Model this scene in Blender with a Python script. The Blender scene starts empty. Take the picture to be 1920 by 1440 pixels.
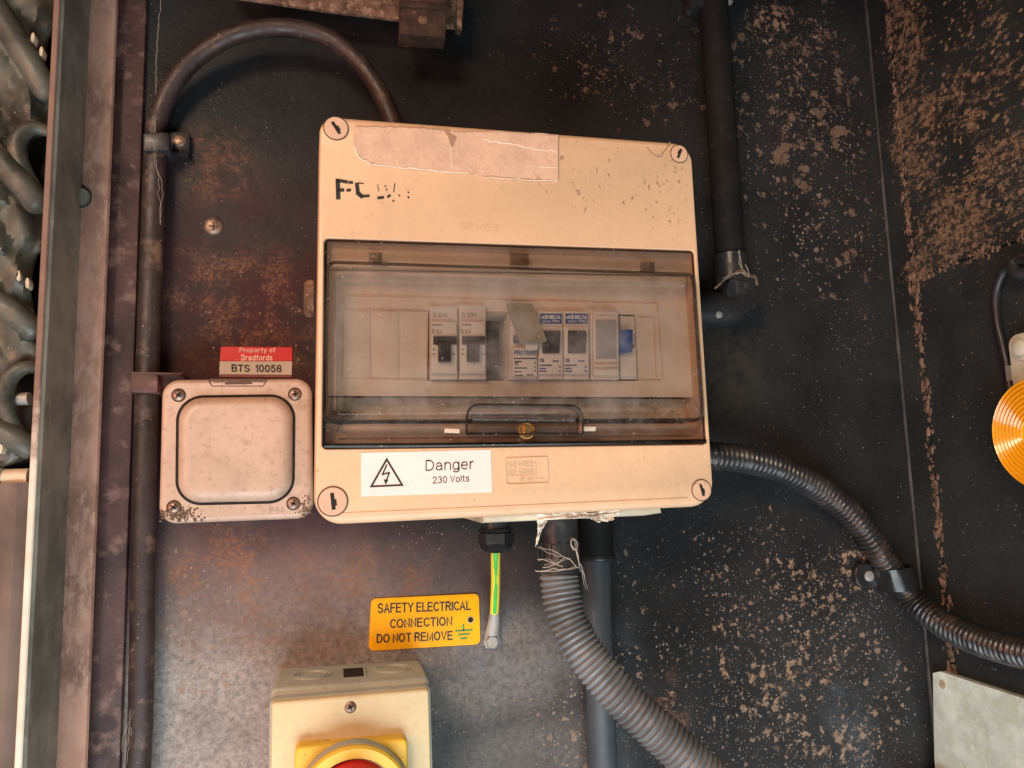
import bpy, bmesh, math, random
from mathutils import Vector, Matrix
from mathutils import noise as mnoise
random.seed(7)
sc = bpy.context.scene
C = sc.collection

# ------------------------------------------------------------------ camera
# back wall = plane Y=0, X right, Z up; the camera stands D in front of the origin
D = 0.60
F = 1400.0                                   # focal length in photo pixels (1920 wide)
nv = Vector((-335, 185, F)).normalized()     # direction "into the wall" in camera space (x right, y down, z forward)
uv = Vector((-320, -11174, F)); uv = (uv - nv * uv.dot(nv)).normalized()
rv = nv.cross(uv) * -1
if rv.x < 0: rv = -rv
CAM = Vector((0, -D, 0))
def c2w(v):                                  # camera-space vector -> world
    return Vector((rv.dot(v), nv.dot(v), uv.dot(v)))
cx, cy, cz = c2w(Vector((1, 0, 0))), c2w(Vector((0, -1, 0))), c2w(Vector((0, 0, -1)))
cd = bpy.data.cameras.new('camera'); cam = bpy.data.objects.new('camera', cd); C.objects.link(cam)
M = Matrix((cx, cy, cz)).transposed().to_4x4(); M.translation = CAM
cam.matrix_world = M
cd.sensor_fit = 'HORIZONTAL'; cd.sensor_width = 36; cd.lens = 36 * F / 1920
cd.clip_start = 0.01; cd.clip_end = 100
sc.camera = cam

# ------------------------------------------------------------------ light
w = bpy.data.worlds.new('World'); sc.world = w; w.use_nodes = True
bg = w.node_tree.nodes['Background']; bg.inputs[0].default_value = (0.85, 0.93, 1.0, 1); bg.inputs[1].default_value = 0.07
def area(name, loc, target, sx, sy, power, col):
    l = bpy.data.lights.new(name, 'AREA'); l.shape = 'RECTANGLE'; l.size = sx; l.size_y = sy
    l.energy = power; l.color = col
    o = bpy.data.objects.new(name, l); C.objects.link(o); o.location = loc
    o.rotation_euler = (Vector(target) - Vector(loc)).to_track_quat('-Z', 'Y').to_euler()
    return o
area('daylight_through_open_door', (-0.75, -1.5, 0.80), (0.12, 0, -0.05), 0.6, 0.45, 20, (1.0, 0.74, 0.52))
area('added_warm_glare_lamp', (-0.95, -0.85, 0.10), (0.1, 0, 0.15), 0.5, 0.5, 8.0, (1.0, 0.38, 0.22))  # added red-orange lamp standing in for lens glare
area('daylight_off_the_ground', (-0.02, -0.85, -0.85), (0.05, 0, -0.25), 1.1, 0.8, 19, (0.84, 0.95, 1.0))
sc.cycles.max_bounces = 8; sc.cycles.diffuse_bounces = 3; sc.cycles.transparent_max_bounces = 12
vs = sc.view_settings
vs.view_transform = 'Standard'; vs.look = 'None'; vs.exposure = 0.0; vs.gamma = 1.0; vs.use_curve_mapping = False

# ------------------------------------------------------------------ pixel -> place on a surface h metres in front of the wall
def ray(px, py): return c2w(Vector((px - 960, py - 720, F)))
def W(px, py, h=0.0):
    d = ray(px, py); t = (D - h) / d.y
    return CAM + d * t
def WX(px, py, X):                           # on the side wall plane x = X
    d = ray(px, py); return CAM + d * (X / d.x)
def XZ(p, h): v = W(p[0], p[1], h); return (v.x, v.z)
PXM = 2420.0                                 # photo pixels per metre on the wall

# ------------------------------------------------------------------ objects
OFF = {}
def thing(name, label, cat, base, group=None):
    o = bpy.data.objects.new(name, None); C.objects.link(o); o.location = base; o.empty_display_size = 0.01
    o['label'] = label; o['category'] = cat
    if group: o['group'] = group
    OFF[o] = Vector(base); return o
def tag(o, label, cat, group=None):
    o['label'] = label; o['category'] = cat
    if group: o['group'] = group
    return o
def obj(name, V, Fs, mat, parent=None, smooth=True, ang=38, base=None, flat=()):
    off = OFF[parent] if parent else (Vector(base) if base is not None else Vector((0, 0, 0)))
    me = bpy.data.meshes.new(name)
    me.from_pydata([tuple(Vector(v) - off) for v in V], [], [tuple(f) for f in Fs])
    bm = bmesh.new(); bm.from_mesh(me); bmesh.ops.recalc_face_normals(bm, faces=bm.faces); bm.to_mesh(me); bm.free()
    if smooth:
        me.shade_smooth(); me.set_sharp_from_angle(angle=math.radians(ang))
    me.materials.append(mat)
    o = bpy.data.objects.new(name, me); C.objects.link(o)
    OFF[o] = off
    if parent: o.parent = parent
    else: o.location = off
    return o
def structure(o): o['kind'] = 'structure'; return o
class MB:                                    # collects several shapes into one mesh
    def __init__(s): s.V = []; s.F = []
    def add(s, g):
        V, Fs = g; n = len(s.V); s.V += [Vector(v) for v in V]; s.F += [[i + n for i in f] for f in Fs]; return s
    def obj(s, name, mat, parent=None, **k): return obj(name, s.V, s.F, mat, parent, **k)

def fillet(pts, r, n=6):                     # round the corners of a polygon
    out = []; N = len(pts)
    rr = r if isinstance(r, (list, tuple)) else [r] * N
    for i in range(N):
        p = Vector(pts[i]); a = Vector(pts[i - 1]) - p; b = Vector(pts[(i + 1) % N]) - p
        R = rr[i]
        if R <= 1e-6: out.append(tuple(p)); continue
        ang = a.angle(b); d = min(R / math.tan(ang / 2), a.length * .49, b.length * .49)
        R2 = d * math.tan(ang / 2); a.normalize(); b.normalize()
        c = p + (a + b).normalized() * (R2 / math.sin(ang / 2))
        s = p + a * d - c; e = p + b * d - c
        tot = s.angle_signed(e) if s.length and e.length else 0
        for k in range(n + 1):
            v = s.copy(); v.rotate(Matrix.Rotation(-tot * k / n, 2)); out.append(tuple(c + v))
    return out
def area2(p): return sum(p[i - 1][0] * p[i][1] - p[i][0] * p[i - 1][1] for i in range(len(p)))
def inset(pts, d):
    s = 1 if area2(pts) > 0 else -1; N = len(pts); out = []
    for i in range(N):
        p = Vector(pts[i]); e1 = p - Vector(pts[i - 1]); e2 = Vector(pts[(i + 1) % N]) - p
        if e1.length < 1e-9: e1 = e2
        if e2.length < 1e-9: e2 = e1
        n1 = Vector((-e1.y, e1.x)).normalized() * s; n2 = Vector((-e2.y, e2.x)).normalized() * s
        m = n1 + n2; m = m / max(m.length_squared, 1e-9) * 2
        if m.length > 2.5: m = m.normalized() * 2.5
        out.append(tuple(p + m * d))
    return out
def rings(loops, cap0=True, cap1=True):      # loops: list of lists of 3-D points, same count
    V = []; Fs = []; n = len(loops[0])
    for L in loops: V += [Vector(p) for p in L]
    for j in range(len(loops) - 1):
        for i in range(n):
            a = j * n + i; b = j * n + (i + 1) % n
            Fs.append([a, b, b + n, a + n])
    if cap0: Fs.append(list(range(n))[::-1])
    if cap1: Fs.append([(len(loops) - 1) * n + i for i in range(n)])
    return V, Fs
def lift(pts, h): return [(x, -h, z) for x, z in pts]
def prism(out, h0, h1, bev=0.0, seg=3, back=0.0):
    L = []
    if back: L += [lift(inset(out, back), h0)]
    else: L += [lift(out, h0)]
    if bev <= 0: L.append(lift(out, h1))
    else:
        for k in range(seg + 1):
            a = math.pi / 2 * k / seg
            L.append(lift(inset(out, bev * (1 - math.cos(a))), h1 - bev + bev * math.sin(a)))
    return rings(L)
def quad(pp, h, r=0.0, n=6): return fillet([XZ(p, h) for p in pp], r, n)
def box_px(pp, h0, h1, r=0.0, bev=0.0005, n=5, seg=2):
    if r < bev * 1.4: r = 0.0
    return prism(quad(pp, h1, r, n), h0, h1, bev, seg)
def rect(x0, y0, x1, y1): return [(x0, y0), (x1, y0), (x1, y1), (x0, y1)]
def lathe(c, prof, n=24, axis=Vector((0, -1, 0)), sx=1.0):   # prof: (radius, height along axis)
    c = Vector(c); axis = axis.normalized()
    a = axis.orthogonal().normalized(); b = axis.cross(a)
    L = [[c + axis * h + (a * math.cos(2 * math.pi * i / n) + b * math.sin(2 * math.pi * i / n)) * r for i in range(n)] for r, h in prof]
    return rings(L)
def catmull(P, step):
    P = [Vector(p) for p in P]; Q = [P[0] * 2 - P[1]] + P + [P[-1] * 2 - P[-2]]; dense = []
    for i in range(1, len(Q) - 2):
        for k in range(40):
            t = k / 40; a, b, c, d = Q[i - 1:i + 3]
            dense.append(0.5 * ((2 * b) + (c - a) * t + (2 * a - 5 * b + 4 * c - d) * t * t + (3 * b - a - 3 * c + d) * t ** 3))
    dense.append(P[-1]); out = [dense[0]]; acc = 0
    for i in range(1, len(dense)):
        seg = dense[i] - dense[i - 1]; l = seg.length; pos = 0
        while l and acc + (l - pos) >= step:
            pos += step - acc; out.append(dense[i - 1] + seg * (pos / l)); acc = 0
        acc += l - pos
    return out
def tube(P, r, n=16, step=0.004, flat=1.0, spiral=0.0, fn=None, cap=True):
    pts = catmull(P, step); L = []; s = 0
    T = (pts[1] - pts[0]).normalized(); N = T.cross(Vector((0, -1, 0)))
    N = (N if N.length > .1 else T.orthogonal()).normalized()
    for i, p in enumerate(pts):
        T2 = (pts[min(i + 1, len(pts) - 1)] - pts[max(i - 1, 0)]).normalized()
        N = (N - T2 * N.dot(T2)).normalized(); B = T2.cross(N)
        if i: s += (p - pts[i - 1]).length
        R = fn(s) if fn else (r if not callable(r) else r(i / (len(pts) - 1)))
        L.append([p + (N * math.cos(2 * math.pi * k / n) + B * math.sin(2 * math.pi * k / n) * flat) * R for k in range(n)])
    return rings(L, cap, cap)
def box3(c, ax, ay, az):                     # box from centre and three half vectors
    c, ax, ay, az = map(Vector, (c, ax, ay, az))
    V = [c + ax * i + ay * j + az * k for i in (-1, 1) for j in (-1, 1) for k in (-1, 1)]
    return V, [(0, 1, 3, 2), (4, 6, 7, 5), (0, 4, 5, 1), (2, 3, 7, 6), (0, 2, 6, 4), (1, 5, 7, 3)]
def flatpoly(pp, h): V = [W(x, y, h) for x, y in pp]; return V, [list(range(len(V)))]
def stroke(pp, wd, h):                       # a drawn line (px) of width wd px laid on height h
    m = MB()
    for a, b in zip(pp[:-1], pp[1:]):
        a = Vector(a); b = Vector(b); d = (b - a).normalized(); n = Vector((-d.y, d.x)) * wd / 2; e = d * wd * .35
        m.add(flatpoly([tuple(a - e + n), tuple(b + e + n), tuple(b + e - n), tuple(a - e - n)], h))
    return m.V, m.F
def _arc(cx_, cy_, rx, ry, a0, a1, n=10):
    return [(cx_ + rx * math.cos(math.radians(a0 + (a1 - a0) * k / n)), cy_ + ry * math.sin(math.radians(a0 + (a1 - a0) * k / n))) for k in range(n + 1)]
def _el(cx_, cy_, rx, ry): return _arc(cx_, cy_, rx, ry, 90, 450, 22)
_S = lambda h, w_: _arc(w_ / 2, .755 * h, w_ * .46, .245 * h, 25, 262, 10) + _arc(w_ / 2, .255 * h, w_ * .5, .255 * h, 82, -155, 10)
GLYPH = {
 'A': [[(0, 0), (.35, 1), (.7, 0)], [(.13, .33), (.57, .33)]], 'B': [[(0, 0), (0, 1), (.36, 1)] + _arc(.36, .76, .25, .24, 90, -90) + [(.02, .52)], [(.30, .52)] + _arc(.36, .26, .29, .26, 80, -90) + [(0, 0)]],
 'C': [_arc(.37, .5, .37, .5, 45, 315, 18)], 'D': [[(0, 0), (0, 1), (.28, 1)] + _arc(.28, .5, .40, .5, 90, -90, 16) + [(0, 0)]],
 'E': [[(.58, 1), (0, 1), (0, 0), (.6, 0)], [(.03, .52), (.53, .52)]], 'F': [[(.56, 1), (0, 1), (0, 0)], [(.03, .52), (.48, .52)]], 'G': [_arc(.37, .5, .37, .5, 45, 350, 18) + [(.42, .44)]],
 'I': [[(0, 0), (0, 1)]], 'L': [[(0, 1), (0, 0), (.52, 0)]], 'M': [[(0, 0), (0, 1), (.38, .05), (.76, 1), (.76, 0)]], 'N': [[(0, 0), (0, 1), (.6, 0), (.6, 1)]],
 'O': [_el(.38, .5, .38, .5)], 'P': [[(0, 0), (0, 1), (.34, 1)] + _arc(.34, .74, .27, .26, 90, -90) + [(.02, .48)]], 'R': [[(0, 0), (0, 1), (.36, 1)] + _arc(.36, .75, .26, .25, 90, -90) + [(.02, .5)], [(.36, .48), (.64, 0)]],
 'S': [_S(1, .64)], 'T': [[(0, 1), (.64, 1)], [(.32, .97), (.32, 0)]], 'U': [[(0, 1), (0, .3)] + _arc(.31, .3, .31, .3, 180, 360) + [(.62, 1)]], 'V': [[(0, 1), (.33, 0), (.66, 1)]],
 'W': [[(0, 1), (.22, 0), (.45, .95), (.68, 0), (.9, 1)]], 'X': [[(0, 0), (.6, 1)], [(0, 1), (.6, 0)]], 'Y': [[(0, 1), (.32, .45), (.64, 1)], [(.32, .42), (.32, 0)]],
 '0': [_el(.28, .5, .28, .5)], '1': [[(0, .78), (.2, 1), (.2, 0)]], '2': [_arc(.28, .71, .28, .29, 165, -30, 10) + [(0, 0), (.58, 0)]], '3': [_arc(.27, .76, .25, .24, 150, -80, 9) + _arc(.27, .26, .29, .26, 80, -155, 9)],
 '4': [[(.42, 0), (.42, 1), (0, .3), (.58, .3)]], '5': [[(.5, 1), (.1, 1), (.03, .5)] + _arc(.27, .32, .28, .32, 130, -150, 12)], '6': [_el(.28, .31, .28, .31), [(.02, .38)] + _arc(.32, .5, .31, .5, 175, 60, 8)],
 '8': [_el(.28, .755, .24, .245), _el(.28, .26, .28, .26)], '9': [_el(.28, .69, .28, .31)],
 'a': [_arc(.27, .50, .24, .22, 165, 0, 8) + [(.51, .1), (.57, 0)], [(.49, .43), (.25, .40)] + _arc(.22, .2, .21, .2, 90, 270, 8) + [(.38, .03), (.50, .16)]],
 'n': [[(0, 0), (0, .72)], [(.02, .44)] + _arc(.26, .46, .25, .26, 165, 0, 8) + [(.51, 0)]], 'g': [_el(.26, .36, .26, .36), [(.53, .72), (.53, -.05)] + _arc(.27, -.05, .26, .2, 0, -150, 8)],
 'e': [[(.02, .38), (.54, .38)] + _arc(.28, .36, .28, .36, 8, 315, 16)], 'r': [[(0, 0), (0, .72)], [(.02, .46)] + _arc(.24, .45, .22, .26, 165, 80, 6)], 'o': [_el(.28, .36, .28, .36)],
 'l': [[(0, 0), (0, 1)]], 't': [[(.14, .94), (.14, .14)] + _arc(.26, .13, .12, .13, 180, 280, 4), [(0, .72), (.30, .72)]], 's': [_S(.72, .46)], 'd': [_el(.26, .36, .26, .36), [(.53, 0), (.53, 1)]],
 'f': [[(.13, 0), (.13, .8)] + _arc(.28, .82, .15, .18, 180, 90, 4), [(0, .72), (.28, .72)]], 'p': [[(0, -.26), (0, .72)], _el(.28, .36, .26, .36)], 'y': [[(0, .72), (.26, 0)], [(.52, .72), (.24, -.16)] + _arc(.1, -.14, .1, .12, -20, -90, 3)],
 '/': [[(0, 0), (.3, 1)]]}
def ribbon(P, t):
    closed = (Vector(P[0]) - Vector(P[-1])).length < 1e-4
    if closed: P = P[:-1]
    n = len(P); L = []; R = []
    for i in range(n):
        p = Vector(P[i])
        a = Vector(P[i - 1]) if (i or closed) else None; b = Vector(P[(i + 1) % n]) if (i < n - 1 or closed) else None
        d1 = (p - a).normalized() if a is not None else None; d2 = (b - p).normalized() if b is not None else None
        d1 = d1 or d2; d2 = d2 or d1
        n1 = Vector((-d1.y, d1.x)); n2 = Vector((-d2.y, d2.x)); m_ = n1 + n2
        m_ = n1 if m_.length < .2 else m_ / m_.length_squared * 2
        if m_.length > 1.7: m_ = m_.normalized() * 1.7
        e = Vector((0, 0))
        if not closed and i == 0: e = -d2 * t * .45
        if not closed and i == n - 1: e = d1 * t * .45
        L.append(p + e + m_ * t / 2); R.append(p + e - m_ * t / 2)
    Fs = [[i, (i + 1) % n, n + (i + 1) % n, n + i] for i in range(n if closed else n - 1)]
    return L + R, Fs
def text_geo(s, q, h, bold=0.0):
    """own sans lettering: every letter is drawn as flat strokes on the surface"""
    th = .11 + bold * 5
    x = 0; items = []; gap = .17 + th * .8
    for ch in s:
        if ch == ' ': x += .36; continue
        g = GLYPH[ch]; w_ = max(p[0] for st in g for p in st)
        items.append((x, g)); x += w_ + gap
    width = x - gap
    tl, tr, br, bl = [Vector(p) for p in q]
    asp = ((tr - tl).length + (br - bl).length) / ((tl - bl).length + (tr - br).length)
    kx = (asp - th) / width
    V = []; Fs = []
    for x0_, g in items:
        for j, st in enumerate(g):
            R, f = ribbon([((x0_ + px) * kx + th / 2, th / 2 + py * (1 - th)) for px, py in st], th)
            n = len(V)
            for c in R:
                u = c.x / asp; v = c.y
                p = (bl * (1 - u) + br * u) * (1 - v) + (tl * (1 - u) + tr * u) * v
                V.append(W(p.x, p.y, h + j * 2e-5))
            Fs += [[i + n for i in ff] for ff in f]
    return V, Fs
def text(name, s, q, h, mat, parent, bold=0.0): V, fs = text_geo(s, q, h, bold); return obj(name, V, fs, mat, parent, smooth=False)
def sl(x0, y0, x1, y1, hgt):                 # quad of a text line: baseline from (x0,y0) to (x1,y1), letters hgt px tall
    return [(x0, y0 - hgt), (x1, y1 - hgt), (x1, y1), (x0, y0)]

# ------------------------------------------------------------------ materials
class NG:
    def __init__(s, name):
        s.m = bpy.data.materials.new(name); s.m.use_nodes = True; s.t = s.m.node_tree
        s.t.nodes.clear(); s.out = s.t.nodes.new('ShaderNodeOutputMaterial')
        s.b = s.t.nodes.new('ShaderNodeBsdfPrincipled'); s.t.links.new(s.b.outputs[0], s.out.inputs[0])
        s.pos = s.t.nodes.new('ShaderNodeNewGeometry').outputs['Position']
    def put(s, sock, v):
        if hasattr(v, 'links') or isinstance(v, bpy.types.NodeSocket): s.t.links.new(v, sock)
        else:
            if isinstance(v, (tuple, list)) and len(v) == 3 and sock.type == 'RGBA': v = (*v, 1)
            sock.default_value = v
    def noise(s, scale, detail=4, rough=.55, stretch=None, off=0.0, dist=0.0):
        v = s.pos
        if stretch or off:
            mp = s.t.nodes.new('ShaderNodeMapping'); s.t.links.new(v, mp.inputs[0])
            mp.inputs['Location'].default_value = (off, off * .7, off * 1.3)
            if stretch: mp.inputs['Scale'].default_value = stretch
            v = mp.outputs[0]
        n = s.t.nodes.new('ShaderNodeTexNoise'); s.t.links.new(v, n.inputs['Vector'])
        n.inputs['Scale'].default_value = scale; n.inputs['Detail'].default_value = detail; n.inputs['Roughness'].default_value = rough
        n.inputs['Distortion'].default_value = dist
        return n.outputs['Fac']
    def ramp(s, v, lo, hi, a=0.0, b=1.0):
        n = s.t.nodes.new('ShaderNodeMapRange'); n.interpolation_type = 'SMOOTHSTEP'
        s.put(n.inputs[0], v); s.put(n.inputs[1], lo); s.put(n.inputs[2], hi); s.put(n.inputs[3], a); s.put(n.inputs[4], b)
        return n.outputs[0]
    def math(s, op, a, b=0.0, c=None):
        n = s.t.nodes.new('ShaderNodeMath'); n.operation = op; s.put(n.inputs[0], a); s.put(n.inputs[1], b)
        if c is not None: s.put(n.inputs[2], c)
        return n.outputs[0]
    def mul(s, a, b): return s.math('MULTIPLY', a, b)
    def add(s, *v):
        r = v[0]
        for x in v[1:]: r = s.math('ADD', r, x)
        return r
    def mix(s, f, a, b):
        n = s.t.nodes.new('ShaderNodeMix'); n.data_type = 'RGBA'; s.put(n.inputs[0], f); s.put(n.inputs[6], a); s.put(n.inputs[7], b)
        return n.outputs[2]
    def blob(s, p, rx, rz=None, soft=.25):    # a soft patch round a place on the surface
        rz = rz or rx
        v = s.t.nodes.new('ShaderNodeVectorMath'); v.operation = 'SUBTRACT'; s.t.links.new(s.pos, v.inputs[0]); v.inputs[1].default_value = tuple(p)
        k = s.t.nodes.new('ShaderNodeVectorMath'); k.operation = 'MULTIPLY'; s.t.links.new(v.outputs[0], k.inputs[0]); k.inputs[1].default_value = (1 / rx, 1 / rx, 1 / rz)
        l = s.t.nodes.new('ShaderNodeVectorMath'); l.operation = 'LENGTH'; s.t.links.new(k.outputs[0], l.inputs[0])
        return s.ramp(l.outputs['Value'], 1.0, soft)
    def blobs(s, L, h=0.0):                   # L: (px, py, rx_px, rz_px, weight)
        r = None
        for x, y, rx, rz, wt in L:
            b = s.mul(s.blob(W(x, y, h), rx / PXM, rz / PXM), wt)
            r = b if r is None else s.math('MAXIMUM', r, b)
        return r
    def dots(s, scale, dens, rmax=.5, off=0.0, warp=.5, soft=.12):   # irregular spots of random size, one per cell
        n = s.t.nodes.new('ShaderNodeTexNoise'); s.t.links.new(s.pos, n.inputs['Vector']); n.inputs['Scale'].default_value = scale * 1.9; n.inputs['Detail'].default_value = 2
        a = s.t.nodes.new('ShaderNodeVectorMath'); a.operation = 'MULTIPLY_ADD'; s.t.links.new(n.outputs['Color'], a.inputs[0])
        a.inputs[1].default_value = (warp / scale,) * 3; s.t.links.new(s.pos, a.inputs[2])
        mp = s.t.nodes.new('ShaderNodeMapping'); s.t.links.new(a.outputs[0], mp.inputs[0]); mp.inputs['Location'].default_value = (off, off * .7, off * 1.3)
        v = s.t.nodes.new('ShaderNodeTexVoronoi'); s.t.links.new(mp.outputs[0], v.inputs['Vector']); v.inputs['Scale'].default_value = scale
        sx = s.t.nodes.new('ShaderNodeSeparateColor'); s.t.links.new(v.outputs['Color'], sx.inputs[0])
        rad = s.mul(s.math('POWER', sx.outputs[0], 2.2), s.mul(dens, rmax))
        return s.ramp(s.math('SUBTRACT', rad, v.outputs['Distance']), 0.0, soft)
    def bump(s, hgt, strength=.3, dist=.001):
        n = s.t.nodes.new('ShaderNodeBump'); n.inputs['Strength'].default_value = strength; n.inputs['Distance'].default_value = dist
        s.put(n.inputs['Height'], hgt); s.t.links.new(n.outputs[0], s.b.inputs['Normal'])
    def fin(s, col, rough=.5, metal=0.0, spec=.5):
        s.put(s.b.inputs['Base Color'], col); s.put(s.b.inputs['Roughness'], rough); s.put(s.b.inputs['Metallic'], metal)
        s.b.inputs['Specular IOR Level'].default_value = spec
        return s.m
def dirty(name, base, rough=.5, metal=0.0, var=.12, vs=25, dirt=(.10, .06, .04), da=.5, ds=120, dlo=.58, dhi=.75, fine=None, bump=.15, bs=500, spec=.5, stretch=None):
    g = NG(name)
    d = tuple(c * (1 - var * 1.6) for c in base); l = tuple(min(1, c * (1 + var)) for c in base)
    col = g.mix(g.ramp(g.noise(vs, 4, .6), .3, .7), d, l)
    mk = g.mul(g.ramp(g.noise(ds, 4, .62, stretch, 3.1), dlo, dhi), da)
    col = g.mix(mk, col, dirt)
    if fine:
        fc, fs, flo, fhi, fa = fine
        col = g.mix(g.mul(g.ramp(g.noise(fs, 3, .5, None, 7.7), flo, fhi), fa), col, fc)
    g.bump(g.noise(bs, 3, .65), bump, .0007)
    return g.fin(col, g.ramp(g.noise(vs * 3, 4), .3, .7, max(.05, rough - .1), min(1, rough + .12)), metal, spec)

def wall_material():
    g = NG('sooty_black_paint_with_rust')
    base = g.mix(g.ramp(g.noise(9, 4, .6), .3, .7), (.015, .0152, .016), (.029, .029, .030))
    # reddish lens glare painted into the colour, left part of the wall
    glare_or_dust = g.mul(g.blobs([(430, 660, 420, 480, 1), (520, 1000, 420, 200, .9)]), g.ramp(g.noise(14, 4, .65), .25, .7))
    col = g.mix(glare_or_dust, base, (.060, .025, .026))
    # grey crust of dust, lower left
    crust = g.mul(g.blobs([(430, 1400, 480, 400, 1), (560, 1200, 420, 220, .85), (900, 1250, 300, 170, .55), (980, 1430, 260, 150, .35)]), g.ramp(g.noise(22, 5, .72, None, 2), .20, .66, .50, 1))
    crust = g.mul(crust, g.ramp(g.noise(210, 5, .85, None, 4), .34, .62, .45, 1))
    col = g.mix(crust, col, (.37, .325, .30))
    mv = g.mul(g.blobs([(480, 1090, 420, 170, 1), (800, 1080, 330, 110, .7)]), g.ramp(g.noise(26, 4, .7, None, 91), .25, .65, .4, 1))
    col = g.mix(g.mul(mv, .7), col, (.155, .098, .090))
    # orange rust bloom
    r1 = g.blobs([(440, 560, 210, 150, .6), (400, 310, 120, 110, .55), (430, 1090, 190, 150, 1), (720, 1080, 150, 90, .75), (560, 1190, 160, 90, .7), (480, 640, 190, 90, .5), (1250, 1340, 70, 130, .6)])
    rn = g.mul(g.ramp(g.noise(45, 5, .72, None, 11), .44, .62), g.ramp(g.noise(330, 4, .7, None, 5), .36, .60))
    rust = g.mul(r1, rn)
    col = g.mix(rust, col, (.25, .118, .068))
    # tan flecks
    dens = g.blobs([(1480, 1200, 480, 420, .85), (1150, 1150, 260, 240, .5), (1180, 1380, 240, 220, .85), (1480, 1420, 480, 220, .85), (1500, 150, 260, 330, .95), (1180, 130, 260, 190, .55), (1600, 620, 110, 120, .85),
                    (1500, 800, 220, 260, .35), (1610, 1050, 120, 160, 1.0), (1440, 60, 120, 160, 1.0), (660, 1330, 300, 200, .45), (800, 1010, 160, 60, .75)])
    big = g.noise(110, 6, .74, None, 17, .3)
    clus = g.noise(17, 3, .5, None, 23)
    val = g.add(big, g.mul(g.add(clus, -.5), .35), g.mul(g.add(dens, -1.0), .20))
    fl = g.ramp(val, .54, .62)
    col = g.mix(g.mul(fl, .9), col, g.mix(g.noise(60, 4), (.20, .11, .065), (.42, .28, .18)))
    # loose speckle all over the right half
    d3 = g.blobs([(1450, 1230, 520, 420, 1), (1500, 330, 420, 560, .8), (1150, 1330, 330, 330, .8), (1180, 120, 380, 240, .6), (1290, 1080, 280, 230, .85), (1650, 1300, 220, 300, .8), (700, 1350, 420, 260, .7), (420, 1250, 420, 380, .75), (500, 600, 330, 330, .5)])
    d3n = g.mul(d3, g.ramp(g.noise(13, 4, .6, None, 83), .25, .65, .35, 1.0))
    q1 = g.dots(140, d3n, .62, 3.0, 1.2); q2 = g.dots(330, d3n, .60, 7.0, .9)
    col = g.mix(g.mul(q1, .75), col, g.mix(g.noise(45, 3), (.15, .09, .06), (.37, .255, .175)))
    col = g.mix(g.mul(q2, .7), col, (.33, .24, .18))
    # dull brown freckles near the top
    d2 = g.blobs([(1480, 190, 360, 520, 1.2), (1190, 120, 360, 260, .95), (1560, 470, 220, 240, .9)])
    f2 = g.dots(105, g.mul(d2, g.ramp(g.noise(30, 3, .6, None, 71), .3, .6, .45, 1)), .85, 5.0, 1.6, .3)
    col = g.mix(g.mul(f2, .7), col, g.mix(g.noise(55, 2), (.10, .055, .042), (.30, .19, .125)))
    # small pale specks
    sp = g.ramp(g.add(g.noise(520, 2, .5, None, 31), g.mul(dens, .06)), .70, .75)
    col = g.mix(g.mul(sp, .8), col, (.42, .36, .32))
    # green-brown mat of dirt beside the board
    mat = g.mul(g.blobs([(1370, 700, 110, 170, 1)]), g.ramp(g.noise(60, 4, .7, None, 41), .35, .6))
    col = g.mix(g.mul(mat, .75), col, (.055, .046, .036))
    # bluish scuffs
    bl = g.mul(g.blobs([(900, 1240, 260, 70, .8), (1600, 1330, 200, 250, .4), (1150, 1300, 120, 260, .4)]), g.ramp(g.noise(24, 4, .6, None, 51), .4, .7))
    col = g.mix(g.mul(bl, .5), col, (.13, .16, .19))
    g.bump(g.add(g.noise(430, 3, .7), g.mul(g.noise(95, 2, .6, None, 17, .4), 1.5)), .30, .0008)
    rg = g.ramp(g.add(crust, rust, fl, glare_or_dust), 0, 1, .40, .92)
    return g.fin(col, rg, 0, .14)
def side_material():
    g = NG('blue_black_paint_with_dried_mud')
    base = g.mix(g.ramp(g.noise(12, 4), .3, .7), (.016, .019, .021), (.030, .035, .037))
    XW = W(1692, 760, 0).x
    def sb(L):
        r = None
        for px, py, rx, rz, wt in L:
            b = g.mul(g.blob(WX(px, py, XW), rx, rz), wt); r = b if r is None else g.math('MAXIMUM', r, b)
        return r
    dens = sb([(1700, 60, .05, .13, 1), (1720, 250, .07, .10, 1), (1790, 420, .09, .07, 1.05), (1880, 330, .08, .10, .9), (1730, 500, .05, .03, 1), (1830, 140, .09, .13, .8), (1900, 220, .10, .12, .7)])
    nn = g.add(g.noise(170, 6, .78, (1, .5, 1), 5, .3), g.mul(g.add(g.noise(30, 4, .6, None, 9), -.5), .35), g.mul(g.add(dens, -1), .30))
    fl = g.mul(g.ramp(nn, .42, .54), g.ramp(g.noise(230, 4, .75, None, 14), .42, .55, .05, 1))
    fl = g.math('MAXIMUM', fl, g.dots(230, g.ramp(dens, -.2, .9, .35, 1), .55, 2.0, 1.1))
    col = g.mix(g.mul(fl, .92), base, g.mix(g.noise(70, 4), (.16, .095, .055), (.30, .19, .115)))
    sp = g.ramp(g.noise(420, 2, .5, None, 3), .70, .76)
    col = g.mix(g.mul(sp, .6), col, (.36, .34, .30))
    g.bump(g.noise(150, 3, .72, (1, .5, 1), 5, .3), .5, .0016)
    return g.fin(col, g.ramp(fl, 0, 1, .40, .95), 0, .3)
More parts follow.
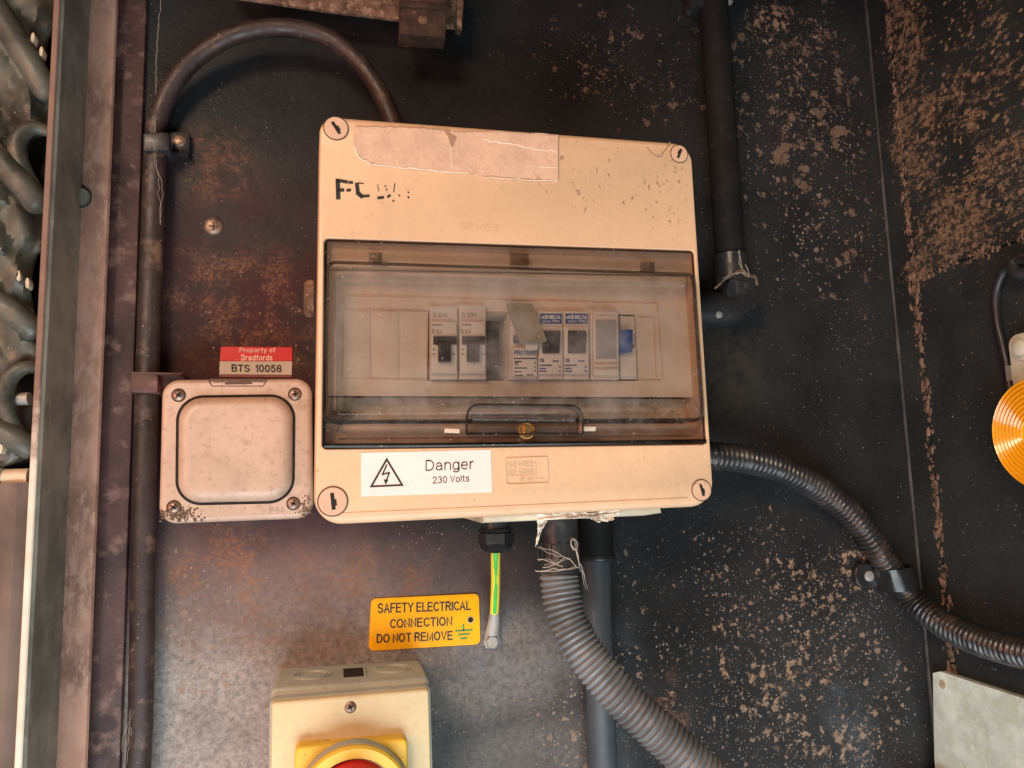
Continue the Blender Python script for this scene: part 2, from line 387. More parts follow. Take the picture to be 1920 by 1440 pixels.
def board_material(name='cream_plastic', base=(.71, .470, .288), extra=True):
    g = NG(name)
    col = g.mix(g.ramp(g.noise(7, 4, .6), .3, .7), tuple(c * .93 for c in base), tuple(min(1, c * 1.03) for c in base))
    tint = g.blobs([(700, 330, 330, 200, .8), (800, 640, 260, 200, .6)], .1)  # warm lens glare painted into the lid colour
    if extra: col = g.mix(g.mul(tint, .5), col, (.72, .465, .265))
    # brown fly specks, more of them on the upper right
    dn = g.blobs([(1140, 340, 200, 120, 1), (1240, 360, 90, 150, 1.1)], .12) if extra else 0.0
    s1 = g.ramp(g.add(g.noise(330, 3, .6, (1, 1, .55), 3), g.mul(dn, .085)), .715, .755)
    col = g.mix(g.mul(s1, .7), col, (.22, .12, .06))
    s2 = g.ramp(g.noise(130, 4, .7, None, 12), .60, .78)
    col = g.mix(g.mul(s2, .38), col, (.45, .30, .18))
    sm = g.ramp(g.noise(28, 5, .7, None, 44), .50, .80); col = g.mix(g.mul(sm, .42), col, (.48, .32, .20))
    st = g.ramp(g.noise(18, 4, .6, (1.6, 1, .12), 8), .55, .75)
    col = g.mix(g.mul(st, .26), col, (.50, .36, .25))
    mt = g.noise(190, 4, .8, None, 55); col = g.mix(g.ramp(mt, .52, .74, 0, .30), col, tuple(c * .62 for c in base)); col = g.mix(g.ramp(mt, .46, .26, 0, .35), col, tuple(min(1, c * 1.12) for c in base))
    g.bump(g.noise(900, 2, .5), .10, .0004)
    return g.fin(col, g.ramp(g.noise(40, 4), .3, .7, .38, .55), 0, .45)
def smoke(name, tint, glare_or_dust, fscale=.0, gloss=.10, rough=.12):
    g = NG(name); t = g.t
    tr = t.nodes.new('ShaderNodeBsdfTransparent'); tr.inputs[0].default_value = (*tint, 1)
    df = t.nodes.new('ShaderNodeBsdfDiffuse'); df.inputs[0].default_value = (.37, .325, .295, 1)
    gl = t.nodes.new('ShaderNodeBsdfGlossy'); gl.inputs['Roughness'].default_value = rough
    fr = t.nodes.new('ShaderNodeFresnel'); fr.inputs[0].default_value = 1.45
    m1 = t.nodes.new('ShaderNodeMixShader'); m2 = t.nodes.new('ShaderNodeMixShader')
    dust = g.mul(g.ramp(g.noise(16, 4, .7), .35, .75), glare_or_dust)
    spk = g.ramp(g.add(g.noise(480, 2, .5, None, 4), g.mul(g.noise(12, 3), .10)), .755, .79)
    low = g.mul(g.blobs([(740, 765, 180, 45, 1), (1180, 770, 220, 50, 1), (960, 780, 420, 40, .6)], .125), g.ramp(g.noise(90, 4, .7, None, 6), .4, .7))
    dust = g.math('MINIMUM', g.add(dust, g.mul(spk, .8), g.mul(low, .18 if glare_or_dust > .05 else 0)), 1.0)
    t.links.new(dust, m1.inputs[0]); t.links.new(tr.outputs[0], m1.inputs[1]); t.links.new(df.outputs[0], m1.inputs[2])
    fr2 = g.mul(fr.outputs[0], gloss / .1 * .6)
    t.links.new(fr2, m2.inputs[0]); t.links.new(m1.outputs[0], m2.inputs[1]); t.links.new(gl.outputs[0], m2.inputs[2])
    t.links.new(m2.outputs[0], g.out.inputs[0]); t.nodes.remove(g.b)
    return g.m
def plain(name, col, rough=.5, metal=0.0, spec=.5): return dirty(name, col, rough, metal, .07, 40, da=.12, bump=.04, spec=spec)

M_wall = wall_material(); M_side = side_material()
M_board = board_material(); M_iso = board_material('yellowed_cream_plastic', (.66, .52, .295), False)
M_boxback = dirty('cream_box_plastic', (.70, .58, .42), .5)
M_inner = dirty('inner_cover_plastic', (.70, .53, .40), .55, var=.05, da=.15)
M_capring = plain('dark_groove', (.10, .055, .035), .8)
M_cap = dirty('salmon_plastic', (.66, .42, .285), .5, var=.05, da=.3, fine=((.3, .15, .08), 300, .66, .74, .6))
M_black = dirty('black_plastic', (.020, .020, .022), .38, var=.2, dirt=(.10, .085, .07), da=.45, ds=70)
M_blackdull = dirty('black_dusty_plastic', (.013, .012, .013), .75, var=.2, dirt=(.04, .033, .03), da=.5, ds=60, spec=.18)
M_ink = plain('black_ink', (.018, .017, .018), .6)
M_inkgrey = plain('brown_black_ink', (.045, .035, .035), .6)
M_slot = plain('dark_slot', (.012, .009, .008), .9)
M_smoke_door = smoke('smoked_clear_plastic', (.79, .765, .745), .36)
M_smoke_flat = smoke('smoked_clear_plastic_frame', (.72, .67, .63), .16)
M_smoke_edge = smoke('smoked_plastic_edge', (.22, .18, .165), .06, gloss=.14, rough=.2)
M_white = dirty('white_breaker_plastic', (.74, .60, .51), .5, var=.05, da=.15)
M_whitelabel = dirty('white_vinyl', (.86, .74, .68), .45, var=.03, dirt=(.45, .28, .2), da=.4, ds=180, dlo=.62, dhi=.74)
M_toggle = dirty('dark_toggle_plastic', (.045, .034, .034), .4, da=.3, dirt=(.2, .15, .13))
M_blue = plain('blue_print', (.035, .085, .27), .5)
M_bluesw = plain('blue_plastic', (.03, .10, .33), .4)
M_red = dirty('red_vinyl', (.60, .022, .025), .4, var=.06, da=.15)
M_pinktext = plain('pale_red_print', (.86, .55, .50), .5)
M_silver = dirty('grey_vinyl', (.50, .46, .40), .5, var=.06, da=.25)
M_orange = dirty('amber_yellow_vinyl', (.95, .46, .006), .5, var=.06, da=.25, ds=140, dirt=(.45, .22, .05), spec=.2)
M_green = plain('green_print', (.02, .26, .06), .5)
M_brass = dirty('brass', (.75, .50, .20), .35, .9, da=.4)
M_screw = dirty('tarnished_screw', (.34, .24, .19), .45, .7, dirt=(.18, .07, .03), da=.7, ds=300, dlo=.45, dhi=.65)
M_steel = dirty('dull_steel', (.36, .34, .31), .55, .35, dirt=(.25, .18, .12), da=.5, ds=200)
M_switch = dirty('grey_pink_paint', (.51, .36, .270), .42, var=.06, dirt=(.30, .19, .13), da=.5, ds=90, dlo=.50, dhi=.76, fine=((.30, .19, .13), 230, .54, .72, .5), bump=.15)
M_rustbar = dirty('rusty_flat_bar', (.17, .095, .06), .85, .1, var=.35, vs=90, dirt=(.42, .26, .17), da=.8, ds=160, dlo=.5, dhi=.7, bump=.8, bs=300)
M_rustblock = dirty('rusty_dark_steel', (.06, .032, .022), .8, .1, var=.3, vs=70, dirt=(.24, .11, .06), da=.7, ds=110, bump=.5)
M_cable = dirty('grimy_black_sheath', (.036, .022, .021), .5, var=.25, vs=30, dirt=(.20, .115, .075), da=.7, ds=50, dlo=.54, dhi=.72, bump=.25, fine=((.45, .35, .30), 300, .70, .76, .7))
M_post = dirty('brown_grimy_paint', (.43, .225, .16), .75, var=.3, vs=18, stretch=(1, 1, .4), dirt=(.52, .31, .23), da=.75, ds=180, dlo=.46, dhi=.64, fine=((.50, .40, .33), 420, .70, .76, .8), bump=.5, bs=420)
M_postdark = dirty('olive_dusty_rubber', (.25, .235, .195), .8, var=.25, vs=25, dirt=(.38, .35, .28), da=.6, ds=130, fine=((.42, .40, .36), 380, .71, .76, .8), bump=.3, stretch=(1, 1, .35))
M_flange = dirty('maroon_black_paint', (.085, .036, .032), .6, var=.35, vs=14, dirt=(.28, .145, .115), da=.75, ds=60, dlo=.50, dhi=.70, bump=.35, fine=((.42, .36, .33), 420, .72, .77, .6))
def lip_material():
    g = NG('worn_bare_edge'); sep = g.t.nodes.new('ShaderNodeSeparateXYZ'); g.t.links.new(g.pos, sep.inputs[0])
    k = g.ramp(g.add(sep.outputs[2], g.mul(g.add(g.noise(30, 4, .7), -.5), .16)), W(80, 760, .06).z, W(80, 930, .06).z)
    col = g.mix(k, g.mix(g.noise(90, 4, .7), (.10, .05, .04), (.26, .16, .12)), g.mix(g.noise(60, 4), (.80, .76, .66), (.55, .42, .30)))
    return g.fin(col, .6)
M_lip = lip_material()
M_stub = dirty('cream_pipe', (.55, .46, .33), .6, var=.2, dirt=(.25, .14, .08), da=.7, ds=90)
M_leftpanel = dirty('tan_brown_dusty_sheet', (.13, .098, .080), .75, var=.3, vs=10, dirt=(.085, .052, .044), da=.7, ds=25, dlo=.45, dhi=.62, stretch=(1, 1, .2), bump=.3)
M_rubber = dirty('grey_green_rubber', (.062, .066, .055), .5, var=.45, vs=22, dirt=(.20, .15, .10), da=.55, ds=45, dlo=.52, dhi=.72, bump=.3, bs=260, fine=((.4, .36, .3), 300, .70, .76, .5))
M_rubberdark = dirty('dark_hollow_rubber', (.022, .025, .025), .6, da=.3)
M_hose = dirty('dusty_grey_corrugated_plastic', (.155, .162, .172), .42, var=.25, dirt=(.30, .26, .22), da=.5, ds=60)
M_hoseblk = dirty('glossy_black_corrugated_plastic', (.028, .028, .030), .28, var=.2, dirt=(.17, .12, .09), da=.38, ds=38, dlo=.52, dhi=.70)
M_conduit = dirty('blue_grey_plastic', (.052, .063, .074), .5, var=.2, vs=18, dirt=(.24, .23, .21), da=.45, ds=70, stretch=(1, 1, .3))
M_greybase = dirty('grey_green_dusty_plastic', (.42, .43, .365), .65, var=.08, dirt=(.28, .24, .18), da=.5, ds=160, fine=((.2, .17, .12), 420, .68, .75, .6))
M_yellow = dirty('yellow_plastic', (.80, .50, .045), .4, var=.06, da=.25, fine=((.2, .12, .03), 350, .69, .75, .7))
M_yellowwire = plain('yellow_insulation', (.78, .62, .05), .4)
M_greenwire = plain('green_insulation', (.06, .50, .08), .4)
M_amber = dirty('amber_lens', (.90, .40, .008), .25, var=.06, dirt=(.5, .17, .01), da=.5, ds=90)
M_amber.node_tree.nodes['Principled BSDF'].inputs['Coat Weight'].default_value = .5
M_creamplate = plain('cream_plastic_bracket', (.62, .62, .50), .45)
M_galv = dirty('galvanised_sheet', (.66, .76, .70), .55, .05, var=.18, vs=16, dirt=(.46, .52, .40), da=.6, ds=60, dlo=.42, dhi=.62, fine=((.75, .78, .72), 260, .58, .68, .5), bump=.2)
M_paper = dirty('torn_white_paper', (.86, .80, .70), .85, var=.08, dirt=(.40, .26, .16), da=.6, ds=110, dlo=.56, dhi=.68)
M_residue = dirty('pinkish_sticker_residue', (.66, .44, .310), .85, var=.06, vs=60, dirt=(.50, .31, .22), da=.5, ds=150, dlo=.50, dhi=.72, bump=.7, bs=350)
M_web = plain('dusty_cobweb', (.50, .42, .34), .9)
M_mud = dirty('dried_mud', (.19, .115, .075), .95, var=.4, vs=120, bump=.6)

# ------------------------------------------------------------------ the setting
XS = W(1692, 760, 0).x                       # x of the side wall
zt, zb = W(960, -160).z, W(960, 2150).z
def sheet(name, P, mat): return structure(obj(name, P, [(0, 1, 2, 3)], mat, smooth=False))
x0 = W(-900, 720).x
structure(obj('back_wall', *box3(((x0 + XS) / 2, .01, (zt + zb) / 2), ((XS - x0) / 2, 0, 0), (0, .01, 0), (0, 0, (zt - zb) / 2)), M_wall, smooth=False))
# unseen roof above the frame, added to shade the top of the wall
structure(obj('shading_roof', *box3(((x0 + XS) / 2, -.24, zt + .02), ((XS - x0) / 2 + .1, 0, 0), (0, .26, 0), (0, 0, .008)), M_wall, smooth=False))
# side wall: corner flange, then the seam, then sheets
sw = structure(obj('side_wall', *box3((XS + .012, -.20, (zt + zb) / 2), (.008, 0, 0), (0, .22, 0), (0, 0, (zt - zb) / 2)), M_side, smooth=False))
def side_box(name, px0, px1, zlo, zhi, mat, X1=XS + .004, X0=XS, parent=sw, bev=.0008):
    y0 = WX(px0, 760, X0).y; y1 = WX(px1, 760, X0).y if px1 else -.40
    return obj(name, *box3(((X0 + X1) / 2, (y0 + y1) / 2, (zlo + zhi) / 2), ((X1 - X0) / 2, 0, 0), (0, abs(y1 - y0) / 2, 0), (0, 0, (zhi - zlo) / 2)), mat, parent, smooth=False)
side_box('corner_flange', 1692, 1736, zb, zt, M_side)
obj('folded_edge', *tube([(XS + .0006, -.0012, zb), (XS + .0006, -.0012, 0), (XS + .0006, -.0012, zt)], .0022, 10, .03), dirty('highlight_edge_paint', (.045, .047, .05), .6, var=.4, vs=30, da=.3), sw)  # paler colour paints the highlight along the fold
zsplit = WX(1712, 521, XS).z
side_box('sheet', 1741, None, zb, zsplit - .0006, M_side)
side_box('sheet', 1741, None, zsplit + .0006, zt, M_side, X0=XS - .0006)
# bead of dried mud along the seam and along the ledge
def bead(name, P, rad, parent, wide=1.0):
    m = MB(); pts = catmull(P, .0012); dens = 1.0
    for p in pts:
        dens = min(1, max(.05, dens + random.gauss(0, .16)))
        for _ in range(3):
            if random.random() > dens: continue
            r = rad * random.uniform(.12, .75) * random.uniform(.5, 1)
            q = p + Vector((0, random.gauss(0, rad * .75 * wide), random.gauss(0, .002)))
            n = random.choice((5, 6, 7)); ph = [random.uniform(.6, 1.35) for _ in range(n)]; sz = random.uniform(1, 2.2)
            def lp_(k, hh): return [q + Vector((-hh, math.cos(2 * math.pi * i / n) * r * k * ph[i], math.sin(2 * math.pi * i / n) * r * k * ph[i] * sz)) for i in range(n)]
            m.add(rings([lp_(1.0, -.0006), lp_(.8, r * .28), lp_(.3, r * .42)]))
    o = m.obj(name, M_mud, parent, smooth=False); o['kind'] = 'stuff'; return o
bead('dried_mud', [WX(1738 - 40 * .0, 760, XS) + Vector((0, 0, z)) for z in (zb * 1.0, -.1, .1, .25, zt)], .0034, sw)
bead('dried_mud', [WX(1712, 521, XS - .001), WX(1800, 490, XS - .001), WX(1960, 434, XS - .001)], .0026, sw)
side_z = None

# door post on the left: hat section pressed from sheet
def post_piece(name, prof, mat, parent=None, top=None):
    L = [[(x, -h, z) for x, h in prof] for z in ((zb, zb * .5, 0, zt * .5, zt) if top is None else (zb, zb * .5 + top * .5, top))]
    return obj(name, *rings(L), mat, parent, ang=25)
X = lambda px, h: W(px, 720, h).x
dp = structure(post_piece('door_post', [(X(250, .005), 0), (X(250, .005) - .0006, .0045), (X(250, .005) - .002, .005), (X(190, .005), .005), (X(190, .005), 0)], M_flange))
xp = X(136, .018)
post_piece('stepped_face', [(X(192, .005), .004), (X(191, .018), .016), (X(188, .018), .018), (X(150, .018), .0185), (xp, .0165), (xp, .004)], M_post, dp)
hs = .07
for k in range(40):
    hs += .001
    d = Vector((xp + .0, -hs, 0)) - CAM
    c = Vector((rv.x * d.x + nv.x * d.y, 0, 0))
    pxx = 960 + F * (Vector((cx.dot(d), 0, 0)).x) / (-cz.dot(d))
    if pxx < 92: break
post_piece('side_face', [(xp + .0002, .004), (xp + .0002, hs - .002), (xp - .0012, hs), (xp - .003, hs - .001), (xp - .003, .004)], M_postdark, dp)
post_piece('worn_lip', [(xp - .0014, hs - .003), (xp - .0014, hs + .0006), (xp - .0022, hs + .0012), (xp - .0050, hs + .0012), (xp - .0056, hs + .0004), (xp - .0056, hs - .006)], M_lip, dp)
obj('plug', *lathe(W(150, 371, .0186), [(.0078, -.002), (.0078, .0006), (.0068, .0012), (.006, .0004), (.001, .0006)], 24), M_postdark, dp)
obj('plug_ring', *rings([[W(150, 371, .0186) + Vector((math.cos(a) * r, -hh, math.sin(a) * r)) for a in [2 * math.pi * i / 28 for i in range(28)]] for r, hh in ((.0078, 0), (.0082, .0012), (.0074, .0014), (.0071, .0004))], False, False), M_slot, dp)
# outer sheet seen past the post
lp = structure(post_piece('outer_sheet', [(X(300, 0) - .06, -.012), (X(-1000, 0), -.012), (X(-1000, 0), -.016), (X(300, 0) - .06, -.016)], M_leftpanel))
lp.location.y -= .012
FZ = W(40, 905, .05).z
post_piece('fold', [(X(96, .04), .030), (X(94, .045), .044), (X(60, .045), .048), (X(26, .045), .046), (X(12, .045), .040), (X(-900, .045), .040), (X(-900, .045), .030)], M_leftpanel, lp, FZ)

# ------------------------------------------------------------------ left: moulded rubber cover hanging behind the post
H0 = .052
rc = thing('rubber_cover', 'grey-green moulded rubber cover with diagonal ridges and hollow loops behind the door post', 'rubber cover', W(40, 850, H0))
edge = [(-40, 122), (0, 121), (35, 118), (55, 104), (75, 91), (100, 86), (130, 87), (165, 98), (190, 104), (235, 103), (252, 92), (262, 64), (300, 52), (345, 62), (390, 82), (440, 93), (462, 82), (480, 70), (520, 60),
        (560, 58), (590, 66), (640, 80), (672, 78), (690, 62), (705, 34), (740, 16), (780, 22), (810, 40), (850, 70), (868, 60), (880, 20)]
def ex(y):
    for (a, xa), (b, xb) in zip(edge[:-1], edge[1:]):
        if a <= y <= b: return xa + (xb - xa) * (y - a) / (b - a)
    return edge[-1][1]
V = []; Fs = []; NX = 26; ys = list(range(-40, 881, 8))
for y in ys:
    for i in range(NX + 1):
        t = i / NX; x = -140 + (ex(y) + 140) * t
        ph = (y - x * 1.35)
        hh = H0 + .006 * math.sin(ph / 440 * 2 * math.pi * 1 + .8) + .003 * math.sin(ph / 110 * 2 * math.pi) - .012 * max(0, t - .82) / .18 + .0045 * mnoise.noise(Vector((x / 34, y / 42, 1.3))) + .002 * mnoise.noise(Vector((x / 12, y / 14, 5)))
        V.append(W(x, y, hh))
for j in range(len(ys) - 1):
    for i in range(NX):
        a = j * (NX + 1) + i; Fs.append([a, a + 1, a + NX + 2, a + NX + 1])
n0 = len(V)
so = obj('sheet', V, Fs, M_rubber, rc); sm = so.modifiers.new('s', 'SOLIDIFY'); sm.thickness = .003
def ridge(P, r): return obj('ridge', *tube([W(x, y, h) for x, y, h in P], lambda t: r * (1 if t < .9 else math.sqrt(max(0.02, 1 - ((t - .9) / .1) ** 2))), 16, .002), M_rubber, rc)
ridge([(-60, -60, H0 + .004), (10, 45, H0 + .005), (60, 125, H0 + .005), (98, 194, H0)], .0085)
ridge([(-60, 235, H0 + .004), (0, 300, H0 + .005), (45, 350, H0 + .005), (84, 398, H0)], .0085)
ridge([(-60, 530, H0 + .004), (0, 570, H0 + .005), (45, 603, H0 + .005), (78, 632, H0)], .0080)
ridge([(-60, 790, H0 + .004), (0, 808, H0 + .005), (40, 830, H0 + .005), (70, 852, H0)], .0075)
def loop(P, r): return obj('loop', *tube([W(x, y, h) for x, y, h in P], lambda t: r * (.55 + .45 * math.sin(math.pi * min(1, max(0, t)))), 12, .002), M_rubber, rc)
loop([(100, 250, H0), (62, 240, H0 + .003), (36, 258, H0 + .004), (33, 290, H0 + .004), (50, 328, H0 + .003), (76, 362, H0)], .0060)
loop([(78, 690, H0), (44, 690, H0 + .003), (16, 712, H0 + .004), (8, 752, H0 + .004), (22, 792, H0 + .003), (52, 826, H0)], .0060)
obj('hollow', *box_px([(50, 250), (112, 246), (104, 410), (70, 370)], .0, .020), M_rubberdark, rc)
obj('hollow', *box_px([(16, 700), (86, 686), (80, 850), (36, 812)], .0, .020), M_rubberdark, rc)
for x, y, a in ((62, 71, 8), (78, 97, 6), (35, 517, -8), (52, 531, -8), (2, 840, 10)):
    p = W(x, y, H0 + .0065)
    obj('eyelet', *rings([[p + Vector((math.cos(t) * r * .36 + a * .00002 * math.sin(t), -hh, math.sin(t) * r)) for t in [2 * math.pi * i / 16 for i in range(16)]] for r, hh in ((.0036, -.006), (.0036, .0006), (.0028, .0010), (.0010, .0008))]), M_stub, rc)
bp = thing('bolt_pin', 'short dull bolt sticking out of the hollow rubber loop', 'bolt', W(22, 749, .03))
p0 = W(10, 750, .050); p1 = W(58, 747, .052)
obj('shank', *tube([p0, (p0 + p1) / 2, p1], .0042, 16, .003), M_steel, bp)
obj('head', *lathe(p0, [(.0075, -.002), (.0075, .003), (.006, .004)], 6, p1 - p0), M_steel, bp)
ps = thing('pipe_stub', 'cream stub of pipe below the rubber cover, crusted with dirt', 'pipe', W(20, 897, .05))
p0 = W(-60, 898, .05); p1 = W(56, 894, .052)
obj('barrel', *tube([p0, (p0 + p1) / 2, p1], .0055, 18, .003), M_stub, ps)
obj('collar', *tube([p0 + (p1 - p0) * .52, p0 + (p1 - p0) * .56, p0 + (p1 - p0) * .60], .0064, 18, .001), M_postdark, ps)

# ------------------------------------------------------------------ top left: loop of cable, cable run, clips
hc = .012
cb = thing('black_cable', 'thick dusty black cable running up the post and looping over to the cream board', 'cable', W(268, 1430, 0))
obj('straight_run', *tube([W(x, y, hc) for x, y in ((242, 1640), (262, 1380), (269, 1000), (276, 720), (286, 430), (291, 290), (291, 262))], .0083, 20, .01, .85), M_cable, cb)
obj('loop', *tube([W(291, 262, hc)] + [W(x, y, hc + d) for x, y, d in ((294, 232, 0), (318, 170, .004), (366, 110, .010), (440, 66, .016), (528, 52, .02), (612, 70, .022), (672, 116, .024), (712, 172, .026), (734, 222, .028), (742, 262, .03), (744, 330, .03))], .0070, 20, .004), M_cable, cb)
def flat_clip(label, pp, h, screw, mat=M_black):
    t = thing('cable_clip', label, 'cable clip', W(*screw, 0), 'cable clips on the black cable')
    return t
t = flat_clip('black cable clip with a small brass screw below the cable loop', None, 0, (337, 262))
m = MB(); a = [XZ(p, .022) for p in ((268, 248), (318, 248), (318, 282), (268, 284))]
m.add(prism(fillet(a, .002, 3), .0, .0225, .0015, 2))
m.add(prism(fillet([XZ(p, .006) for p in ((300, 246), (356, 247), (356, 292), (300, 292))], .002, 3), 0, .006, .001, 2))
m.obj('strap', M_black, t)
obj('screw', *lathe(W(337, 264, .006), [(.0048, -.001), (.0046, .0006), (.0036, .0012), (.0005, .0014)], 16), M_screw, t)
obj('foot', *box_px(rect(305, 284, 354, 293), 0, .010, .001, .0006), M_blackdull, t)
t = flat_clip('maroon-black flat strap clamping the cable beside the switch box', None, 0, (320, 717))
m = MB(); m.add(box_px([(246, 698), (296, 699), (296, 737), (244, 736)], 0, .0228, .002, .0012)); m.add(box_px([(290, 700), (345, 701), (345, 738), (290, 738)], 0, .007, .001, .0008))
m.obj('strap', M_flange, t)
obj('edge', *box_px([(246, 697), (342, 699), (342, 703), (246, 701)], 0, .0236, .0004, .0003), M_flange, t)

ws = thing('wall_screw', 'lone round-headed screw with worn cross slot in the bare wall', 'screw', W(400, 424, 0))
obj('head', *lathe(W(400, 424, 0), [(.0076, -.001), (.0074, .0008), (.006, .0024), (.0035, .0034), (.0004, .0037)], 28), M_screw, ws)
for a in (0, 1):
    v = Vector((1, 0, 0)) if a else Vector((0, 0, 1)); u = Vector((0, 0, 1)) if a else Vector((1, 0, 0))
    obj('slot', *box3(W(400, 424, .0034), v * .0034, (0, .0005, 0), u * .0005), M_capring, ws)

# rusty bar and block at the top
rb = thing('rusty_flat_bar', 'rusty flat steel bar with flaking face fixed above the cable loop', 'steel bar', W(650, 10, 0))
obj('bar', *box_px([(400, -60), (872, -40), (867, 54), (744, 36), (600, 18), (440, -6)], .0265, .03, 0, .0012), M_rustbar, rb)
obj('return_edge', *box_px([(858, -40), (872, -40), (866, 55), (856, 52)], .025, .034, 0, .001), M_rustbar, rb)
obj('stand_off', *box_px([(400, -80), (860, -60), (850, -6), (600, -24), (440, -40)], 0, .027, 0, .001), M_rustblock, rb)
bk = thing('rusty_block', 'small dark rusty block bolted over the end of the flat bar', 'bracket', W(793, 50, 0))
obj('body', *box_px([(752, -40), (840, -40), (836, 70), (750, 64)], .029, .046, .001, .002), M_rustblock, bk)
obj('fold', *box_px([(750, 2), (841, 8), (840, 18), (750, 12)], .04, .0485, .0005, .001), M_rustblock, bk)
obj('bolt', *lathe(W(793, 38, .046), [(.0042, -.001), (.0040, .0012), (.002, .002), (.0003, .0022)], 12), M_rustbar, bk)

# ------------------------------------------------------------------ distribution board
HL = .120; HB = .084
lid_px = [(599, 214), (1297, 267), (1341, 949), (588, 986)]
db = thing('distribution_board', 'cream plastic distribution board with smoked window and a danger sticker', 'fuse box', W(965, 960, 0))
lid_out = fillet([XZ(p, HL) for p in lid_px], [.012, .015, .017, .017], 10)
open_px = [(608, 447), (1301, 470), (1325, 833), (604, 842)]
hole = fillet([XZ(p, HL) for p in open_px], .003, 4)
def lid_mesh():
    bm = bmesh.new()
    outs = [lift(inset(lid_out, -.0010), HB), lift(lid_out, HL - .0075)]
    nin = [((q[0] - p[0]) / 1e-4, (q[1] - p[1]) / 1e-4) for p, q in zip(lid_out, inset(lid_out, 1e-4))]
    for k in range(1, 6):                    # the rounding is slim at the sides, deeper along top and bottom
        a = math.pi / 2 * k / 5; c_ = 1 - math.cos(a)
        outs.append(lift([(p[0] + n_[0] * .0017 * c_, p[1] + n_[1] * .0050 * c_) for p, n_ in zip(lid_out, nin)], HL - .005 + .005 * math.sin(a)))
    ins = []
    for k in range(0, 4):
        a = math.pi / 2 * k / 3; ins.append(lift(inset(hole, -.0008 * (1 - math.sin(a))), HL - .0022 * (1 - math.cos(a))))
    ins.append(lift(hole, .070))
    def ring(L): return [bm.verts.new(p) for p in L]
    def skin(R):
        for a, b in zip(R[:-1], R[1:]):
            n = len(a)
            for i in range(n): bm.faces.new((a[i], a[(i + 1) % n], b[(i + 1) % n], b[i]))
    RO = [ring(L) for L in outs]; RI = [ring(L) for L in ins]
    skin(RO); skin(RI)
    eds = []
    for R in (RO[-1], RI[0]):
        for i in range(len(R)): eds.append(bm.edges.get((R[i], R[(i + 1) % len(R)])))
    from mathutils.geometry import tessellate_polygon
    allv = RO[-1] + RI[0]
    for tri_ in tessellate_polygon([[Vector((v.co.x, v.co.z, 0)) for v in RO[-1]], [Vector((v.co.x, v.co.z, 0)) for v in RI[0]]]):
        try: bm.faces.new([allv[i] for i in tri_])
        except ValueError: pass
    bm.verts.index_update()
    V = [v.co.copy() for v in bm.verts]; Fs = [[v.index for v in f.verts] for f in bm.faces]; bm.free()
    return V, Fs
obj('lid', *lid_mesh(), M_board, db, ang=30)
# rear box, a touch smaller than the lid, with the lip that shows below it on the right
m = MB(); m.add(prism(inset(lid_out, .004), 0, .0705, 0)); m.obj('rear_box', M_boxback, db)
# bottom lip below lid
obj('bottom_lip', *box_px([(905, 962), (1238, 944), (1243, 962), (1210, 967), (905, 981)], .01, .098, .002, .003, 4), M_boxback, db)
# faint mould seam along bottom of the lid
obj('seam', *box_px([(640, 962), (1290, 933), (1290, 935), (640, 964)], HL - .001, HL + .0005, 0, .0002), M_board, db)

# corner screws
def corner_screw(x, y, r, ang, lab=None):
    c = W(x, y, HL); R = r / 2960
    o = obj('corner_screw', *lathe(c, [(R, -.001), (R, .0004), (R * .95, .0009), (R * .2, .0010)], 36), M_cap, db)
    obj('groove', *rings([[c + Vector((math.cos(t) * q, -hh, math.sin(t) * q)) for t in [2 * math.pi * i / 36 for i in range(36)]] for q, hh in ((R * 1.07, .0002), (R * 1.05, .0006), (R * .97, .0006), (R * .95, .0004))], False, False), M_capring, o)
    d = Vector((math.cos(ang), 0, math.sin(ang))); e = Vector((-d.z, 0, d.x))
    obj('slot', *box3(c + Vector((0, -.0010, 0)), d * R * .58, (0, .0003, 0), e * R * .13), M_slot, o)
    obj('slot_burr', *box3(c + Vector((0, -.0011, 0)) + d * R * .1 + e * R * .12, d * R * .22, (0, .0003, 0), e * R * .12), M_slot, o)
corner_screw(630, 241, 23, math.radians(-58)); corner_screw(1273, 289, 19.5, math.radians(66))
corner_screw(624, 940, 26, math.radians(-84)); corner_screw(1315, 919, 21, math.radians(-75))

# inner plates behind the window
inner = [XZ(p, .104) for p in ((607, 496), (1293, 510), (1300, 745), (605, 742))]
inner_hole = [XZ(p, .104) for p in ((803, 581), (1191, 590), (1196, 714), (801, 714))]
def plate_with_hole(out, hole, h0, h1):
    V = lift(out, h1) + lift(hole, h1) + lift(hole, h0)
    Fs = [[i, (i + 1) % 4, 4 + (i + 1) % 4, 4 + i] for i in range(4)] + [[4 + i, 4 + (i + 1) % 4, 8 + (i + 1) % 4, 8 + i] for i in range(4)]
    return V, Fs
obj('inner_cover', *plate_with_hole(inner, inner_hole, .072, .104), M_inner, db, smooth=False)
